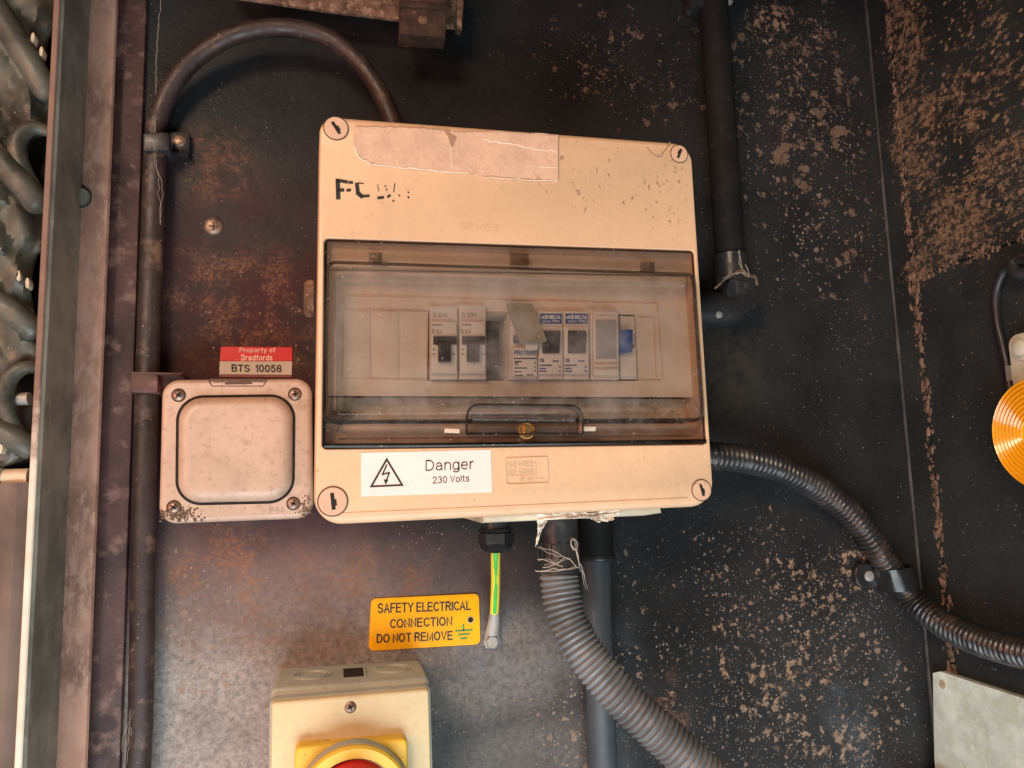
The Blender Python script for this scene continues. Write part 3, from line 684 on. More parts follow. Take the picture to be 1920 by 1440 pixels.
# raised rim lines of the inner cover
def line_bar(name, a, b, wpx, h0, h1, mat, parent=db):
    a = Vector(a); b = Vector(b); d = (b - a).normalized(); n = Vector((-d.y, d.x)) * wpx / 2
    return obj(name, *box_px([tuple(a - n), tuple(b - n), tuple(b + n), tuple(a + n)], h0, h1, 0, .0003), mat, parent)
obj('inner_top_plate', *box_px([(609, 448), (1298, 471), (1299, 512), (609, 500)], .10, .1135, 0, .0008), M_inner, db)
obj('inner_bottom_plate', *box_px([(606, 794), (1318, 794), (1322, 832), (606, 840)], .09, .105, 0, .0008), M_inner, db)
obj('inner_upper_step', *box_px([(606, 502), (1290, 516), (1290, 536), (606, 528)], .098, .109, .0, .003), M_inner, db)
for a, b in (((645, 553), (1232, 568)), ((645, 579), (801, 582)), ((645, 553), (642, 708)), ((1232, 568), (1243, 712)), ((1196, 594), (1226, 596)), ((642, 708), (800, 712)), ((1196, 713), (1240, 713)), ((1226, 596), (1230, 708))):
    line_bar('moulded_rib', a, b, 2.2, .102, .1048, M_cap)
for a, b in ((645, 696), (698, 749), (751, 801)):
    obj('blanking_plate', *box_px([(a, 583), (b - 1, 584), (b - 1, 709), (a - 2, 708)], .098, .1048, .0006, .0005), M_inner, db)
obj('lower_ledge', *box_px([(606, 745), (1285, 748), (1287, 790), (605, 790)], .071, .090, 0, .0005), M_boxback, db)
obj('lower_ledge', *box_px([(634, 796), (1298, 797), (1300, 816), (634, 822)], .06, .1085, .002, .002), M_inner, db)
obj('back_of_cavity', lift(inset(lid_out, .006), .0709), [list(range(len(lid_out)))], M_blackdull, db, smooth=False)

# smoked window: flat frame, raised door, latch
door_px = [(613, 491), (1299, 514), (1317, 788), (611, 792)]
HD = .131
door_out = fillet([XZ(p, HL) for p in door_px], .006, 8)
# door: side walls (dark edge) and the clear front
fo = fillet([XZ(p, HL + .001) for p in open_px], .003, 8); do_ = fillet([XZ(p, HL) for p in door_px], .006, 8)
obj('window_frame', *rings([lift(fo, HL - .0010), lift(do_, HL - .0010)], False, False), M_smoke_flat, db, smooth=False)
front_px = [(630, 507), (1284, 529), (1301, 770), (629, 776)]
front = fillet([XZ(p, HD) for p in front_px], .004, 8)
wd = obj('window_door', lift(front, HD), [list(range(len(front)))], M_smoke_door, db, smooth=False)
L = [lift(door_out, HL - .0008), lift(door_out, HL + .003), lift(inset(door_out, .0012), HL + .005)]
obj('door_edge', *rings(L, False, False), M_smoke_edge, wd)
obj('door_bevel', *rings([lift(inset(door_out, .0012), HL + .005), lift(inset(door_out, .0028), HD - .0025), lift(inset(front, -.001), HD - .0004), lift(front, HD)], False, False), M_smoke_flat, wd)
# dark outline groove round the door and the frame
def outline(name, out, wd_, h, mat, parent, t=.0006):
    return obj(name, *rings([lift(inset(out, -wd_ / 2), h), lift(inset(out, -wd_ / 4), h + t), lift(inset(out, wd_ / 4), h + t), lift(inset(out, wd_ / 2), h)], False, False), mat, parent)
outline('gasket', door_out, .0022, HL - .0004, M_smoke_edge, wd)
outline('outer_edge', inset(fillet([XZ(p, HL) for p in open_px], .003, 5), .001), .0016, HL - .0008, M_smoke_edge, db)
obj('lower_edge', *tube([W(608, 836, HL), W(800, 835, HL), W(1100, 831, HL), W(1329, 827, HL)], .0016, 8, .01), M_smoke_edge, wd)
for x, y in ((700, 479), (1212, 497)):
    o = obj('hinge', *box_px(rect(x - 8, y - 6, x + 16, y + 12), HL - .002, HL + .002, .0006, .0008), M_smoke_flat, wd)
    obj('hinge_pin', *box_px(rect(x + 8, y - 5, x + 15, y + 4), HL, HL + .0024, .0005, .0004), M_smoke_flat, wd)
obj('moulded_tab', *box_px([(956, 474), (992, 475), (992, 498), (956, 497)], HL - .0012, HL - .0004, .0005, .0002), M_smoke_flat, wd)
# latch recess
lr_out = fillet([XZ(p, HD + .0002) for p in ((876, 758), (1092, 760), (1094, 814), (874, 814))], [.008, .008, .001, .001], 8)
lt = obj('latch_recess', *rings([lift(lr_out, HD + .0002), lift(inset(lr_out, .0012), HD - .002), lift(inset(lr_out, .0016), HL + .001)], False, False), M_smoke_edge, db)
obj('latch_floor', lift(inset(lr_out, .0016), HL + .001), [list(range(len(lr_out)))], M_smoke_flat, lt, smooth=False)
obj('latch_bar', *tube([W(884, 784, HL + .003), W(980, 785, HL + .003), W(1082, 786, HL + .003)], .0028, 12, .005), M_smoke_flat, lt)
outline('latch_rim', lr_out, .0014, HD - .0002, M_smoke_edge, lt)
cc = W(985, 808, HL + .001)
ls = obj('latch_screw', *lathe(cc, [(.0056, 0), (.0056, .004), (.0048, .0050), (.0044, .0040), (.0003, .0040)], 24), M_brass, db)
obj('triangle_key', *rings([[cc + Vector((math.cos(a) * r, -hh, math.sin(a) * r)) for a in (0, 2.094, 4.189)] for r, hh in ((.0042, .0035), (.0042, .0066), (.0034, .0072))]), M_brass, ls)
for pp in (((834, 803), (862, 804), (862, 812), (834, 811)), ((1094, 799), (1118, 800), (1117, 808), (1093, 808))):
    obj('latch_clip', *box_px(pp, HL - .001, HL + .002, .0004, .0004), M_inner, db)

# gland plate on the left flank, behind the lid
obj('side_knockout', *lathe(W(586, 560, .035), [(.014, -.001), (.014, .004), (.011, .006)], 24, Vector((-1, 0, 0))), M_rustbar, db)

# printed and stuck-on marks
def tear(pts, amp, sub=6):
    out = []
    for a, b in zip(pts, pts[1:] + pts[:1]):
        for k in range(sub):
            t = k / sub; out.append((a[0] + (b[0] - a[0]) * t + random.gauss(0, amp * .6), a[1] + (b[1] - a[1]) * t + random.gauss(0, amp)))
    return out
res = tear([(668, 236), (760, 238), (845, 246), (940, 247), (1045, 252)], .8, 8)[:32] + [(1047, 253), (1047, 340)] + tear([(1040, 338), (960, 334), (880, 325), (800, 320), (720, 312), (680, 298), (664, 275), (663, 255)], 1.3, 8)[:57]
ro = obj('sticker_residue', *prism([XZ(p, HL + .0006) for p in res], HL - .0002, HL + .0007, 0), M_residue, db, smooth=False)
ro['label'] = 'pinkish torn remains of an old sticker'
def ragged_line(name, pp, wd_, h, mat, parent, amp=.9):
    q = []
    for (ax, ay), (bx, by) in zip(pp[:-1], pp[1:]):
        for k in range(7): t = k / 7; q.append((ax + (bx - ax) * t, ay + (by - ay) * t + random.gauss(0, amp)))
    q.append(pp[-1])
    return obj(name, *tube([W(x, y, h) for x, y in q], wd_ / 5920, 6, .0012), mat, parent)
M_resedge = plain('pale_paper_edge', (.86, .70, .55), .8)
ragged_line('paper_edge', [(664, 274), (674, 296), (700, 309), (760, 315), (830, 322), (880, 326)], 2.4, HL + .0007, M_resedge, ro)
ragged_line('paper_edge', [(905, 332), (970, 336), (1046, 341)], 2.0, HL + .0007, M_resedge, ro)
ragged_line('paper_edge', [(905, 262), (960, 270), (1000, 279), (1046, 282)], 2.0, HL + .0007, M_resedge, ro)
ragged_line('paper_edge', [(845, 252), (846, 290), (848, 320)], 1.6, HL + .0007, M_resedge, ro, .4)
ragged_line('paper_edge', [(1012, 313), (1046, 315)], 1.6, HL + .0007, M_resedge, ro, .3)
M_brownmark = plain('brown_glue', (.36, .21, .13), .8)  # one brown for glue lines, scratch and breaker print
ragged_line('glue_line', [(666, 238), (740, 238), (800, 240), (845, 245)], 1.6, HL + .0007, M_brownmark, ro)
ragged_line('glue_line', [(850, 247), (950, 248), (1045, 254)], 1.0, HL + .0007, M_brownmark, ro, .4)
ragged_line('glue_line', [(1047, 254), (1047, 338)], 1.4, HL + .0007, M_brownmark, ro, .4)
obj('glue_smear', *flatpoly([(830, 241), (842, 243), (846, 252), (856, 256), (850, 272), (846, 276), (840, 256)], HL + .0011), M_brownmark, ro)
m = MB(); hI = HL + .0004
for pp, wd_ in ((((633, 338), (634, 371)), 8), (((633, 338), (650, 341)), 6), (((655, 342), (660, 342)), 5), (((634, 357), (643, 356)), 6), (((651, 357), (656, 356)), 5),
               (((669, 345), (671, 362)), 7), (((671, 362), (678, 368)), 8), (((678, 368), (691, 367)), 5), (((672, 343), (681, 344)), 2),
               (((709, 371), (718, 370)), 5), (((727, 369), (731, 366)), 4), (((708, 346), (710, 358)), 1.2), (((722, 348), (723, 350)), 2), (((724, 355), (725, 356)), 2.5), (((740, 344), (738, 360)), 1.5), (((737, 376), (738, 377)), 3),
               (((748, 366), (749, 367)), 2.5), (((765, 360), (766, 361)), 2.5), (((765, 369), (766, 370)), 3)):
    m.add(stroke(pp, wd_, hI))
o = m.obj('stencilled_lettering', M_ink, db, smooth=False); o['label'] = 'worn black stencil letters, mostly rubbed off'
o = text('embossed_lettering', 'GEWISS', sl(862, 431, 935, 434, 13), HL + .00025, M_board, db)
# danger sticker
ds = obj('danger_sticker', *box_px([(677, 849), (920, 843), (923, 923), (677, 931)], HL - .0002, HL + .0004, 0, .0001), M_whitelabel, db, smooth=False)
ds['label'] = 'white sticker with shock triangle reading Danger 230 Volts'
hT = HL + .0007
tri = [(725, 858), (757, 911), (693, 914)]
obj('warning_triangle', *rings([[W(*p, hT) for p in q] for q in (tri, [(725, 865), (751, 908), (699, 910.5)])], False, False), M_ink, ds, smooth=False)
m = MB(); m.add(stroke([(725, 872), (717, 890), (730, 886), (724, 902)], 2.6, hT)); m.add(flatpoly([(719, 899), (728, 900), (723, 909)], hT)); m.obj('shock_bolt', M_ink, ds, smooth=False)
text('lettering', 'Danger', [(798, 863), (888, 859), (888, 880), (798, 883)], hT, M_ink, ds, -.004)
text('lettering', '230 Volts', [(811, 894), (880, 890), (880, 903), (811, 907)], hT, M_inkgrey, ds)
# embossed maker plate
np_ = fillet([XZ(p, HL) for p in ((948, 860), (1026, 857), (1028, 906), (949, 909))], .0016, 4)
npo = outline('nameplate', np_, .0014, HL - .0002, M_board, db, .0009); npo['label'] = 'small embossed maker plate'
M_emb = plain('shaded_emboss', (.60, .44, .29), .6)
m = MB()
for s, q in (('GEWISS', sl(953, 876, 1000, 875, 11)), ('GW 40006', sl(953, 889, 1001, 888, 9)), ('IP 40', sl(976, 903, 1001, 902, 8))):
    m.add(text_geo(s, q, HL + .0004))
m.add(stroke([(1004, 864), (1005, 900)], 1.2, HL + .0004)); m.add(stroke([(952, 892), (1002, 890)], 1, HL + .0004)); m.add(stroke([(1008, 897), (1022, 896)], 1, HL + .0004))
m.obj('lettering', M_emb, npo, smooth=False)
# scratch near the upper right cap
m = MB(); m.add(stroke([(1213, 276), (1219, 284), (1232, 294), (1238, 293), (1250, 278), (1256, 266)], 1.3, HL + .0003)); m.obj('scratch', M_brownmark, db, smooth=False)

# ------------------------------------------------------------------ the breakers on the rail
HBk = .109
GB = 'circuit breakers behind the smoked window'
def breaker(label, pp, h=HBk, mat=M_white):
    t = thing('circuit_breaker', label, 'circuit breaker', W((pp[0][0] + pp[1][0]) / 2, pp[2][1], .0712), GB)
    obj('body', *box_px(pp, .0712, h, .0006, .0008), mat, t)
    return t
def tdash(t, rows, mat, h):
    m = MB()
    for x0_, x1_, y in rows: m.add(stroke([(x0_, y), (x1_, y)], 2.2, h))
    m.obj('print', mat, t, smooth=False)
for (xa, xb, ya, s, lab) in ((807, 858, 574, 'EL304E', 'first breaker beside the blank plates, black T-shaped toggle down'), (861, 911, 571, 'EL5094', 'second breaker, black T-shaped toggle down, next to the open black gap')):
    t = breaker(lab, [(xa, ya), (xb, ya + 1), (xb + 1, 711), (xa, 711)])
    obj('nose', *box_px([(xa + 1, 602), (xb - 1, 603), (xb, 700), (xa + 1, 700)], .09, HBk + .004, .0006, .0012), M_white, t)
    k = obj('toggle', *box_px([(xa + 6, 630), (xb - 1, 630), (xb - 1, 645), (xa + 6, 645)], .09, HBk + .006, .0004, .0006), M_toggle, t)
    obj('toggle_stem', *box_px([(xa + 16, 642), (xa + 39, 642), (xa + 39, 677), (xa + 16, 677)], .09, HBk + .0085, .0006, .001), M_toggle, k)
    text('lettering', s, sl(xa + 5, 594, xa + 32, 594.5, 8), HBk + .0003, M_brownmark, t)
    tdash(t, [(xa + 4, xa + 22, 609)], M_brownmark, HBk + .0043); text('lettering', 'B 6A', sl(xa + 3, 625, xa + 22, 625, 8), HBk + .0043, M_brownmark, t)
    tdash(t, [(xa + 5, xa + 8, 655), (xa + 5, xa + 8, 664), (xa + 42, xa + 46, 664)], M_brownmark, HBk + .0043)
# breaker with hanging flap
t = breaker('breaker with a tilted grey flap hanging over its toggle', [(957, 583), (1007, 584), (1008, 711), (957, 711)])
obj('nose', *box_px([(961, 652), (1007, 652), (1008, 706), (961, 706)], .09, HBk + .004, .0005, .0010), M_white, t)
obj('toggle', *box_px([(965, 627), (980, 627), (980, 641), (965, 641)], .09, HBk + .005, .0004, .0006), M_toggle, t)
M_flap = dirty('grey_olive_plastic', (.36, .30, .22), .5, var=.06, da=.2)
fa, fb, fc_, fd = W(950, 568, HBk + .002), W(998, 569, HBk + .002), W(1025, 637, HBk + .012), W(977, 641, HBk + .012)
nn = (fb - fa).cross(fd - fa).normalized(); nn = nn if nn.y < 0 else -nn
FL = [[p for p in (fa, fb, fc_, fd)], [p - nn * .0030 for p in (fa, fb, fc_, fd)]]
obj('flap', *rings(FL), M_flap, t, smooth=False)
obj('flap_tab', *box_px([(985, 642), (1010, 641), (1008, 656), (985, 656)], .09, HBk + .008, .0005, .0006), M_white, t)
text('lettering', 'PROTEUS', sl(964, 666, 1005, 666, 9), HBk + .0043, M_blue, t, .01)
tdash(t, [(964, 1005, 672)], M_inkgrey, HBk + .0043)
text('lettering', 'B6', sl(965, 685, 972, 685, 6), HBk + .0043, M_ink, t)
tdash(t, [(965, 978, 678), (965, 988, 690), (965, 978, 697), (965, 980, 704), (988, 1000, 703), (1003, 1004, 680), (1003, 1004, 688), (1003, 1004, 695)], M_inkgrey, HBk + .0043)
for xa, xb, lab in ((1009, 1055, 'blue-labelled breaker beside the tilted flap, dark toggle up'), (1057, 1104, 'blue-labelled breaker beside the one with a clear grey window')):
    t = breaker(lab, [(xa, 583), (xb, 584), (xb + 1, 711), (xa, 711)])
    obj('blue_label', *box_px([(xa + 3, 588), (xb - 2, 588), (xb - 2, 607), (xa + 3, 607)], HBk - .001, HBk + .0003, 0, .0001), M_blue, t)
    m = MB(); m.add(text_geo('MCB DELTA', sl(xa + 5, 598, xb - 4, 598, 7), HBk + .0005, .02)); m.add(text_geo('MCM TPN', sl(xa + 8, 605, xb - 6, 605, 5), HBk + .0005, .01)); m.obj('lettering', M_whitelabel, t, smooth=False)
    obj('nose', *box_px([(xa + 1, 612), (xb, 613), (xb + 1, 702), (xa + 1, 702)], .09, HBk + .003, .0005, .0010), M_white, t)
    obj('toggle', *box_px([(xa + 10, 619), (xb - 3, 619), (xb - 5, 661), (xa + 10, 661)], .09, HBk + .006, .0006, .0012), M_toggle, t)
    text('lettering', 'C6', sl(xa + 3, 679, xa + 11, 679, 7), HBk + .0034, M_blue, t, .02)
    tdash(t, [(xa + 3, xa + 24, 685), (xa + 3, xa + 14, 691), (xa + 3, xa + 15, 696), (xa + 28, xa + 38, 677), (xa + 40, xa + 42, 688), (xa + 40, xa + 42, 696)], M_blue, HBk + .0034)
t = breaker('module with a pale clear grey window and ridged foot', [(1107, 580), (1160, 581), (1162, 711), (1108, 711)])
obj('nose', *box_px([(1113, 583), (1159, 584), (1161, 704), (1113, 704)], .09, HBk + .004, .0005, .0010), M_white, t)
M_greywin = dirty('grey_window', (.34, .30, .29), .3, var=.1, da=.5, dirt=(.55, .47, .42), ds=260)
obj('clear_window', *box_px([(1118, 600), (1156, 600), (1156, 672), (1119, 672)], .09, HBk + .0055, .0005, .0006), M_greywin, t)
for y in (682, 691): obj('ridge', *box_px(rect(1115, y - 1.2, 1159, y + 1.2), .09, HBk + .005, 0, .0003), M_cap, t)
tdash(t, [(1122, 1146, 591), (1116, 1118, 591), (1151, 1153, 591)], M_cap, HBk + .0043)
t = thing('isolating_switch', 'beige module with a bright blue lever, last on the rail', 'switch', W(1178, 711, .0712), GB)
obj('body', *box_px([(1163, 592), (1190, 593), (1195, 711), (1164, 711)], .0712, .1040, .0006, .0006), M_white, t)
obj('lever', *box_px([(1163, 617), (1188, 617), (1186, 659), (1163, 661)], .09, .112, .0008, .0016), M_bluesw, t)
obj('lever_socket', *box_px([(1162, 664), (1193, 648), (1195, 706), (1163, 706)], .09, .1065, .001, .001), M_white, t)

# ------------------------------------------------------------------ switch box on the left
sb = thing('switch_box', 'squarish grey-pink metal switch box with one big rocker and four screws', 'light switch', W(440, 975, 0))
HS = .052
sq = [(303, 711), (584, 709), (587, 972), (296, 983)]
so_ = fillet([XZ(p, HS) for p in sq], .0115, 10)
obj('back_box', *prism(inset(so_, .0008), 0, HS - .012, 0), M_switch, sb)
rk = [(333, 744), (552, 741), (550, 941), (331, 946)]
rout = fillet([XZ(p, HS) for p in rk], .0165, 12)
obj('faceplate', *prism(so_, HS - .0125, HS, .004, 4), M_switch, sb)
gv = outline('rocker_groove', rout, .0022, HS - .0002, M_slot, sb, .0006)
obj('rocker', *prism(inset(rout, .0010), HS - .004, HS + .0080, .0085, 8), M_switch, sb)
for x, y in ((335, 741), (553, 739), (326, 951), (550, 944)):
    c = W(x, y, HS); o = obj('screw', *lathe(c, [(.0042, -.001), (.0041, .0005), (.0030, .0016), (.0005, .0020)], 20), M_screw, sb)
    g2 = outline('screw_groove', [(c.x + math.cos(t_) * .0044, c.z + math.sin(t_) * .0044) for t_ in [2 * math.pi * i / 20 for i in range(20)]], .0010, HS - .0002, M_slot, o, .0004)
    a = random.uniform(0, 1.5)
    for k in (0, math.pi / 2):
        d = Vector((math.cos(a + k), 0, math.sin(a + k))); e = Vector((-d.z, 0, d.x))
        obj('cross_slot', *box3(c + Vector((0, -.0018, 0)), d * .0021, (0, .0004, 0), e * .0005), M_slot, o)
lg = fillet([XZ(p, HS) for p in ((390, 711), (500, 711), (494, 724), (397, 724))], .0012, 3)
lo = outline('logo_recess', lg, .0009, HS - .0002, M_capring, sb, .0004)
m = MB(); m.add(stroke([(424, 718), (470, 717)], 6, HS + .0003)); m.add(stroke([(400, 716), (420, 715)], 1.5, HS + .0003)); m.add(stroke([(474, 715), (494, 715)], 1.5, HS + .0003)); m.obj('logo', M_capring, lo, smooth=False)
text('embossed_lettering', 'IP56', sl(504, 962, 533, 961, 10), HS + .0003, plain('emboss_shade', (.46, .35, .28), .6), sb)
# crust of dirt in the lower corner
m = MB()
for _ in range(260):
    if random.random() < .72: x, y = random.gauss(330, 22), random.gauss(966, 8)
    else: x, y = random.gauss(572, 8), random.gauss(955, 12)
    if not (300 < x < 584 and 930 < y < 978 and y < 981 - (x - 300) * .04): continue
    r = random.uniform(.0003, .0009)
    m.add(lathe(W(x, y, HS), [(r, -.001), (r, .0002), (r * .4, .0006)], 5))
o = m.obj('dirt_crust', plain('brown_grit', (.16, .10, .06), .9), sb); o['kind'] = 'stuff'

# property tag
pt = thing('property_tag', 'red and grey property tag reading BTS 10058 stuck above the switch box', 'tag', W(480, 705, 0))
tq = [(414, 650), (548, 651), (547, 703), (411, 702)]
obj('red_band', *box_px([(414, 650), (548, 651), (548, 677), (412, 677)], 0, .0009, .001, .0002), M_red, pt, smooth=False)
obj('grey_band', *box_px([(412, 677.4), (548, 677.4), (547, 703), (411, 702)], 0, .0009, 0, .0002), M_silver, pt, smooth=False)
obj('foot_band', *box_px([(411, 702.4), (547, 703.4), (547, 708), (411, 707)], 0, .0009, 0, .0002), plain('dull_red', (.22, .05, .05)), pt, smooth=False)
text('lettering', 'Property of', [(449, 652), (516, 652), (516, 661), (449, 661)], .0012, M_pinktext, pt, .012)
text('lettering', 'Bradfords', [(452, 665), (511, 665), (511, 676), (452, 676)], .0012, M_pinktext, pt, .012)
text('lettering', 'BTS', sl(434, 697, 468, 697.5, 14), .0012, M_ink, pt, .012)
text('lettering', '10058', sl(479, 697.5, 528, 698, 14), .0012, M_ink, pt, .012)

# safety label
sf = thing('safety_label', 'amber yellow label reading safety electrical connection do not remove', 'label', W(796, 1215, 0))
obj('plate', *box_px([(696, 1123), (898, 1113), (901, 1208), (691, 1221)], 0, .0016, .004, .0004, 6), M_orange, sf)
hh = .0019
text('lettering', 'SAFETY ELECTRICAL', [(708, 1131), (883, 1127), (883, 1144), (708, 1150)], hh, M_inkgrey, sf, .008)
text('lettering', 'CONNECTION', [(731, 1161), (848, 1156), (848, 1173), (731, 1178)], hh, M_inkgrey, sf, .008)
text('lettering', 'DO NOT REMOVE', [(706, 1189), (849, 1183), (849, 1200), (706, 1206)], hh, M_inkgrey, sf, .008)
m = MB()
for pp in (((869, 1171), (869, 1182)), ((855, 1183), (885, 1181)), ((860, 1190), (880, 1188.5)), ((864, 1197.5), (875, 1196.5))): m.add(stroke(pp, 3, hh))
m.obj('earth_symbol', M_green, sf, smooth=False)
c = W(882, 1162, .0016)
o = obj('rivet_hole', *lathe(c, [(.0030, -.0005), (.0030, .0003), (.0021, .0004)], 20), plain('hole_rim', (.55, .38, .12), .5), sf)
obj('hole', *lathe(c, [(.0021, -.0002), (.0021, .0006), (.0004, .0006)], 18), M_slot, o)

# ------------------------------------------------------------------ glands, earth wire, hoses below the board
HG = .055
zbot = XZ((930, 967), HB)[1] - .0002
gd = thing('cable_gland', 'short black hexagonal cable gland holding the green and yellow wire', 'cable gland', W(928, 1036, HG))
def gx(px, py, h): return W(px, py, h)
ct = gx(929, 972, HG); ct.z = max(ct.z, XZ((930, 978), .07)[1])
dn = Vector((0, 0, -1))
z1 = gx(929, 996, HG).z; z2 = gx(929, 1021, HG).z; z3 = gx(929, 1036, HG).z
obj('neck', *lathe(ct, [(.0108, -.01), (.0108, ct.z - z1)], 24, dn), M_black, gd)
obj('hex_nut', *lathe(Vector((ct.x, ct.y, z1)), [(.0118, 0), (.0134, .0012), (.0134, z1 - z2 - .0012), (.0118, z1 - z2)], 6, dn), M_black, gd, ang=25)
obj('dome', *lathe(Vector((ct.x, ct.y, z2)), [(.0118, -.001), (.0115, .002), (.009, z2 - z3 - .001), (.005, z2 - z3)], 24, dn), M_blackdull, gd)
obj('flange_ring', *lathe(Vector((ct.x, ct.y, z1 + .002)), [(.0125, 0), (.0128, .001), (.0125, .0022)], 24, dn), M_blackdull, gd)
ew = thing('earth_wire', 'green and yellow striped earth wire ending in a bolted lug', 'wire', W(925, 1215, 0))
pw = [W(929, 1025, HG), W(929, 1060, HG - .008), W(929, 1100, .030), W(927, 1148, .012)]
obj('yellow_sheath', *tube(pw, .0035, 16, .003), M_yellowwire, ew)
pg = [p + Vector((-.0004, -.0024, 0)) for p in pw]
obj('green_stripe', *tube(pg, .0019, 12, .003), M_greenwire, ew)
lgp = [W(927, 1142, .012), W(926, 1165, .007), W(922, 1190, .0035)]
lu = obj('lug', *tube(lgp, lambda t: .0036 + .0022 * t, 16, .002, .7), M_steel, ew)
obj('lug_tongue', *box_px([(915, 1172), (934, 1174), (938, 1204), (930, 1216), (912, 1216), (907, 1204)], 0, .003, .001, .0006), M_steel, ew)
obj('bolt_head', *lathe(W(922, 1203, .003), [(.0055, -.001), (.0055, .002), (.0046, .003)], 6), M_steel, ew)

hc1 = thing('hose_coupling', 'wide black ribbed coupling under the board with cobwebs round it', 'coupling', W(1046, 1070, HG))
HC = .062
a = W(1046, 962, HC); b = W(1046, 1016, HC); c = W(1047, 1044, HC); d = W(1047, 1072, HC)
m = MB(); m.add(lathe(Vector((a.x, a.y, a.z + .01)), [(.0142, 0), (.0142, a.z + .01 - b.z), (.0150, a.z + .011 - b.z), (.0150, a.z + .01 - c.z), (.0156, a.z + .011 - c.z), (.0156, a.z + .01 - d.z), (.013, a.z + .0102 - d.z)], 32, dn))
m.obj('sleeve', M_black, hc1)
for i in range(14):
    an = 2 * math.pi * i / 14; p = Vector((c.x + math.cos(an) * .0153, c.y + math.sin(an) * .0153, (b.z + c.z) / 2))
    obj('grip_rib', *box3(p, Vector((math.cos(an), math.sin(an), 0)) * .0005, Vector((-math.sin(an), math.cos(an), 0)) * .0008, (0, 0, (b.z - c.z) / 2)), M_black, hc1, smooth=False)
def corr(pitch, r0, r1):
    def f(s):
        u = (s / pitch) % 1.0
        k = .5 + .5 * math.cos(2 * math.pi * u); return r0 + (r1 - r0) * (k ** .55)
    return f
gh = thing('corrugated_hose', 'thick grey corrugated hose curving down from the coupling', 'hose', W(1310, 1430, .05))
obj('hose', *tube([W(1047, 1060, HC), W(1050, 1100, HC + .002), W(1064, 1160, HC + .008), W(1100, 1228, HC + .018), W(1160, 1300, HC + .03), W(1240, 1376, HC + .04), W(1330, 1460, HC + .048), W(1420, 1545, HC + .05)], .0138, 28, .0007, fn=corr(.0041, .0124, .0146)), M_hose, gh)
# second coupling and grey conduit on the wall
c2 = thing('grey_conduit', 'straight blue-grey plastic conduit running down the wall behind the hose', 'conduit', W(1126, 1430, 0))
pz = W(1118, 1040, .020)
obj('pipe', *tube([W(1117, 1046, .012), W(1120, 1160, .012), W(1125, 1300, .012), W(1130, 1440, .012), W(1137, 1640, .012)], .0118, 24, .02), M_conduit, c2)
c3 = thing('conduit_coupler', 'plain dark coupler joining the straight conduit to the board', 'coupling', W(1117, 1050, 0))
a = W(1116, 960, .0145); d = W(1116, 1050, .0145)
obj('sleeve', *lathe(Vector((a.x, a.y, a.z)), [(.0138, 0), (.0138, a.z - d.z - .001), (.0128, a.z - d.z)], 28, dn), M_blackdull, c3)
obj('rim', *lathe(Vector((a.x, a.y, d.z + .004)), [(.0140, 0), (.0145, .001), (.0145, .003), (.0138, .004)], 28, dn), M_black, c3)
# torn paper under the lid
pp = thing('torn_paper', 'crumpled torn scrap of white paper hanging under the board', 'paper', W(1080, 990, .1))
def crumple(pts, h, amp, name):
    n = len(pts); cxm = sum(p[0] for p in pts) / n; cym = sum(p[1] for p in pts) / n
    V = []; Fs = []; RN = 5
    for k in range(RN + 1):
        s = k / RN
        for x, y in pts: V.append(W(cxm + (x - cxm) * s, cym + (y - cym) * s, h + random.uniform(-amp, amp)))
    for k in range(RN):
        for i in range(n): Fs.append([k * n + i, k * n + (i + 1) % n, (k + 1) * n + (i + 1) % n, (k + 1) * n + i])
    o = obj(name, V, Fs, M_paper, pp, smooth=False); md = o.modifiers.new('s', 'SOLIDIFY'); md.thickness = .0003
crumple(tear([(1008, 962), (1060, 957), (1110, 956), (1164, 955), (1160, 966), (1150, 967), (1152, 974), (1135, 978), (1122, 979), (1108, 972), (1070, 971), (1030, 974), (1006, 975)], .8, 4), .112, .0018, 'strip')
crumple(tear([(1006, 962), (1032, 964), (1024, 980), (1015, 996), (1008, 1018), (1003, 1024), (1009, 996), (1008, 978)], .7, 4), .092, .0018, 'tail')

# black corrugated conduit to the right, with clip
bc = thing('black_corrugated_conduit', 'glossy black corrugated conduit sweeping from the board onto the side wall', 'conduit', W(1500, 900, 0))
pth = [W(1270, 852, .050), W(1345, 856, .046), W(1410, 864, .040), W(1480, 886, .032), W(1552, 928, .022), W(1612, 984, .016), W(1655, 1046, .014), W(1682, 1086, .014), W(1716, 1128, .017)]
pth += [WX(1770, 1172, XS - .016), WX(1840, 1204, XS - .016), WX(1925, 1226, XS - .017), WX(2020, 1240, XS - .017)]
obj('hose', *tube(pth, .0113, 26, .0007, fn=corr(.0050, .0098, .0119)), M_hoseblk, bc)
cl = thing('conduit_clip', 'shiny black saddle clip screwed over the corrugated conduit', 'cable clip', W(1640, 1080, 0))
ax = (W(1702, 1108, .014) - W(1662, 1056, .014)).normalized(); mid = W(1682, 1083, .014)
vert = Vector((.28, 0, -1)).normalized()
m = MB(); N = 20; Ls = []
side_v = Vector((1, 0, .10)).normalized()
for k in (-1, 1):
    for r in (.0128, .0146):
        pass
arc = []
for i in range(N + 1):
    a_ = math.pi * i / N; arc.append((math.cos(a_), math.sin(a_)))
V = []; Fs = []
for r in (.0126, .0148):
    for k in (-1, 1):
        for ca, sa in arc: V.append(mid + side_v * ca * r * 1.12 + Vector((0, -1, 0)) * (sa * r + (0 if sa > .01 else -.013)) + vert * k * .0098)
n1 = N + 1
for i in range(N):
    Fs += [[2 * n1 + i, 2 * n1 + i + 1, 3 * n1 + i + 1, 3 * n1 + i], [i, i + 1, n1 + i + 1, n1 + i], [i, i + 1, 2 * n1 + i + 1, 2 * n1 + i], [n1 + i, n1 + i + 1, 3 * n1 + i + 1, 3 * n1 + i]]
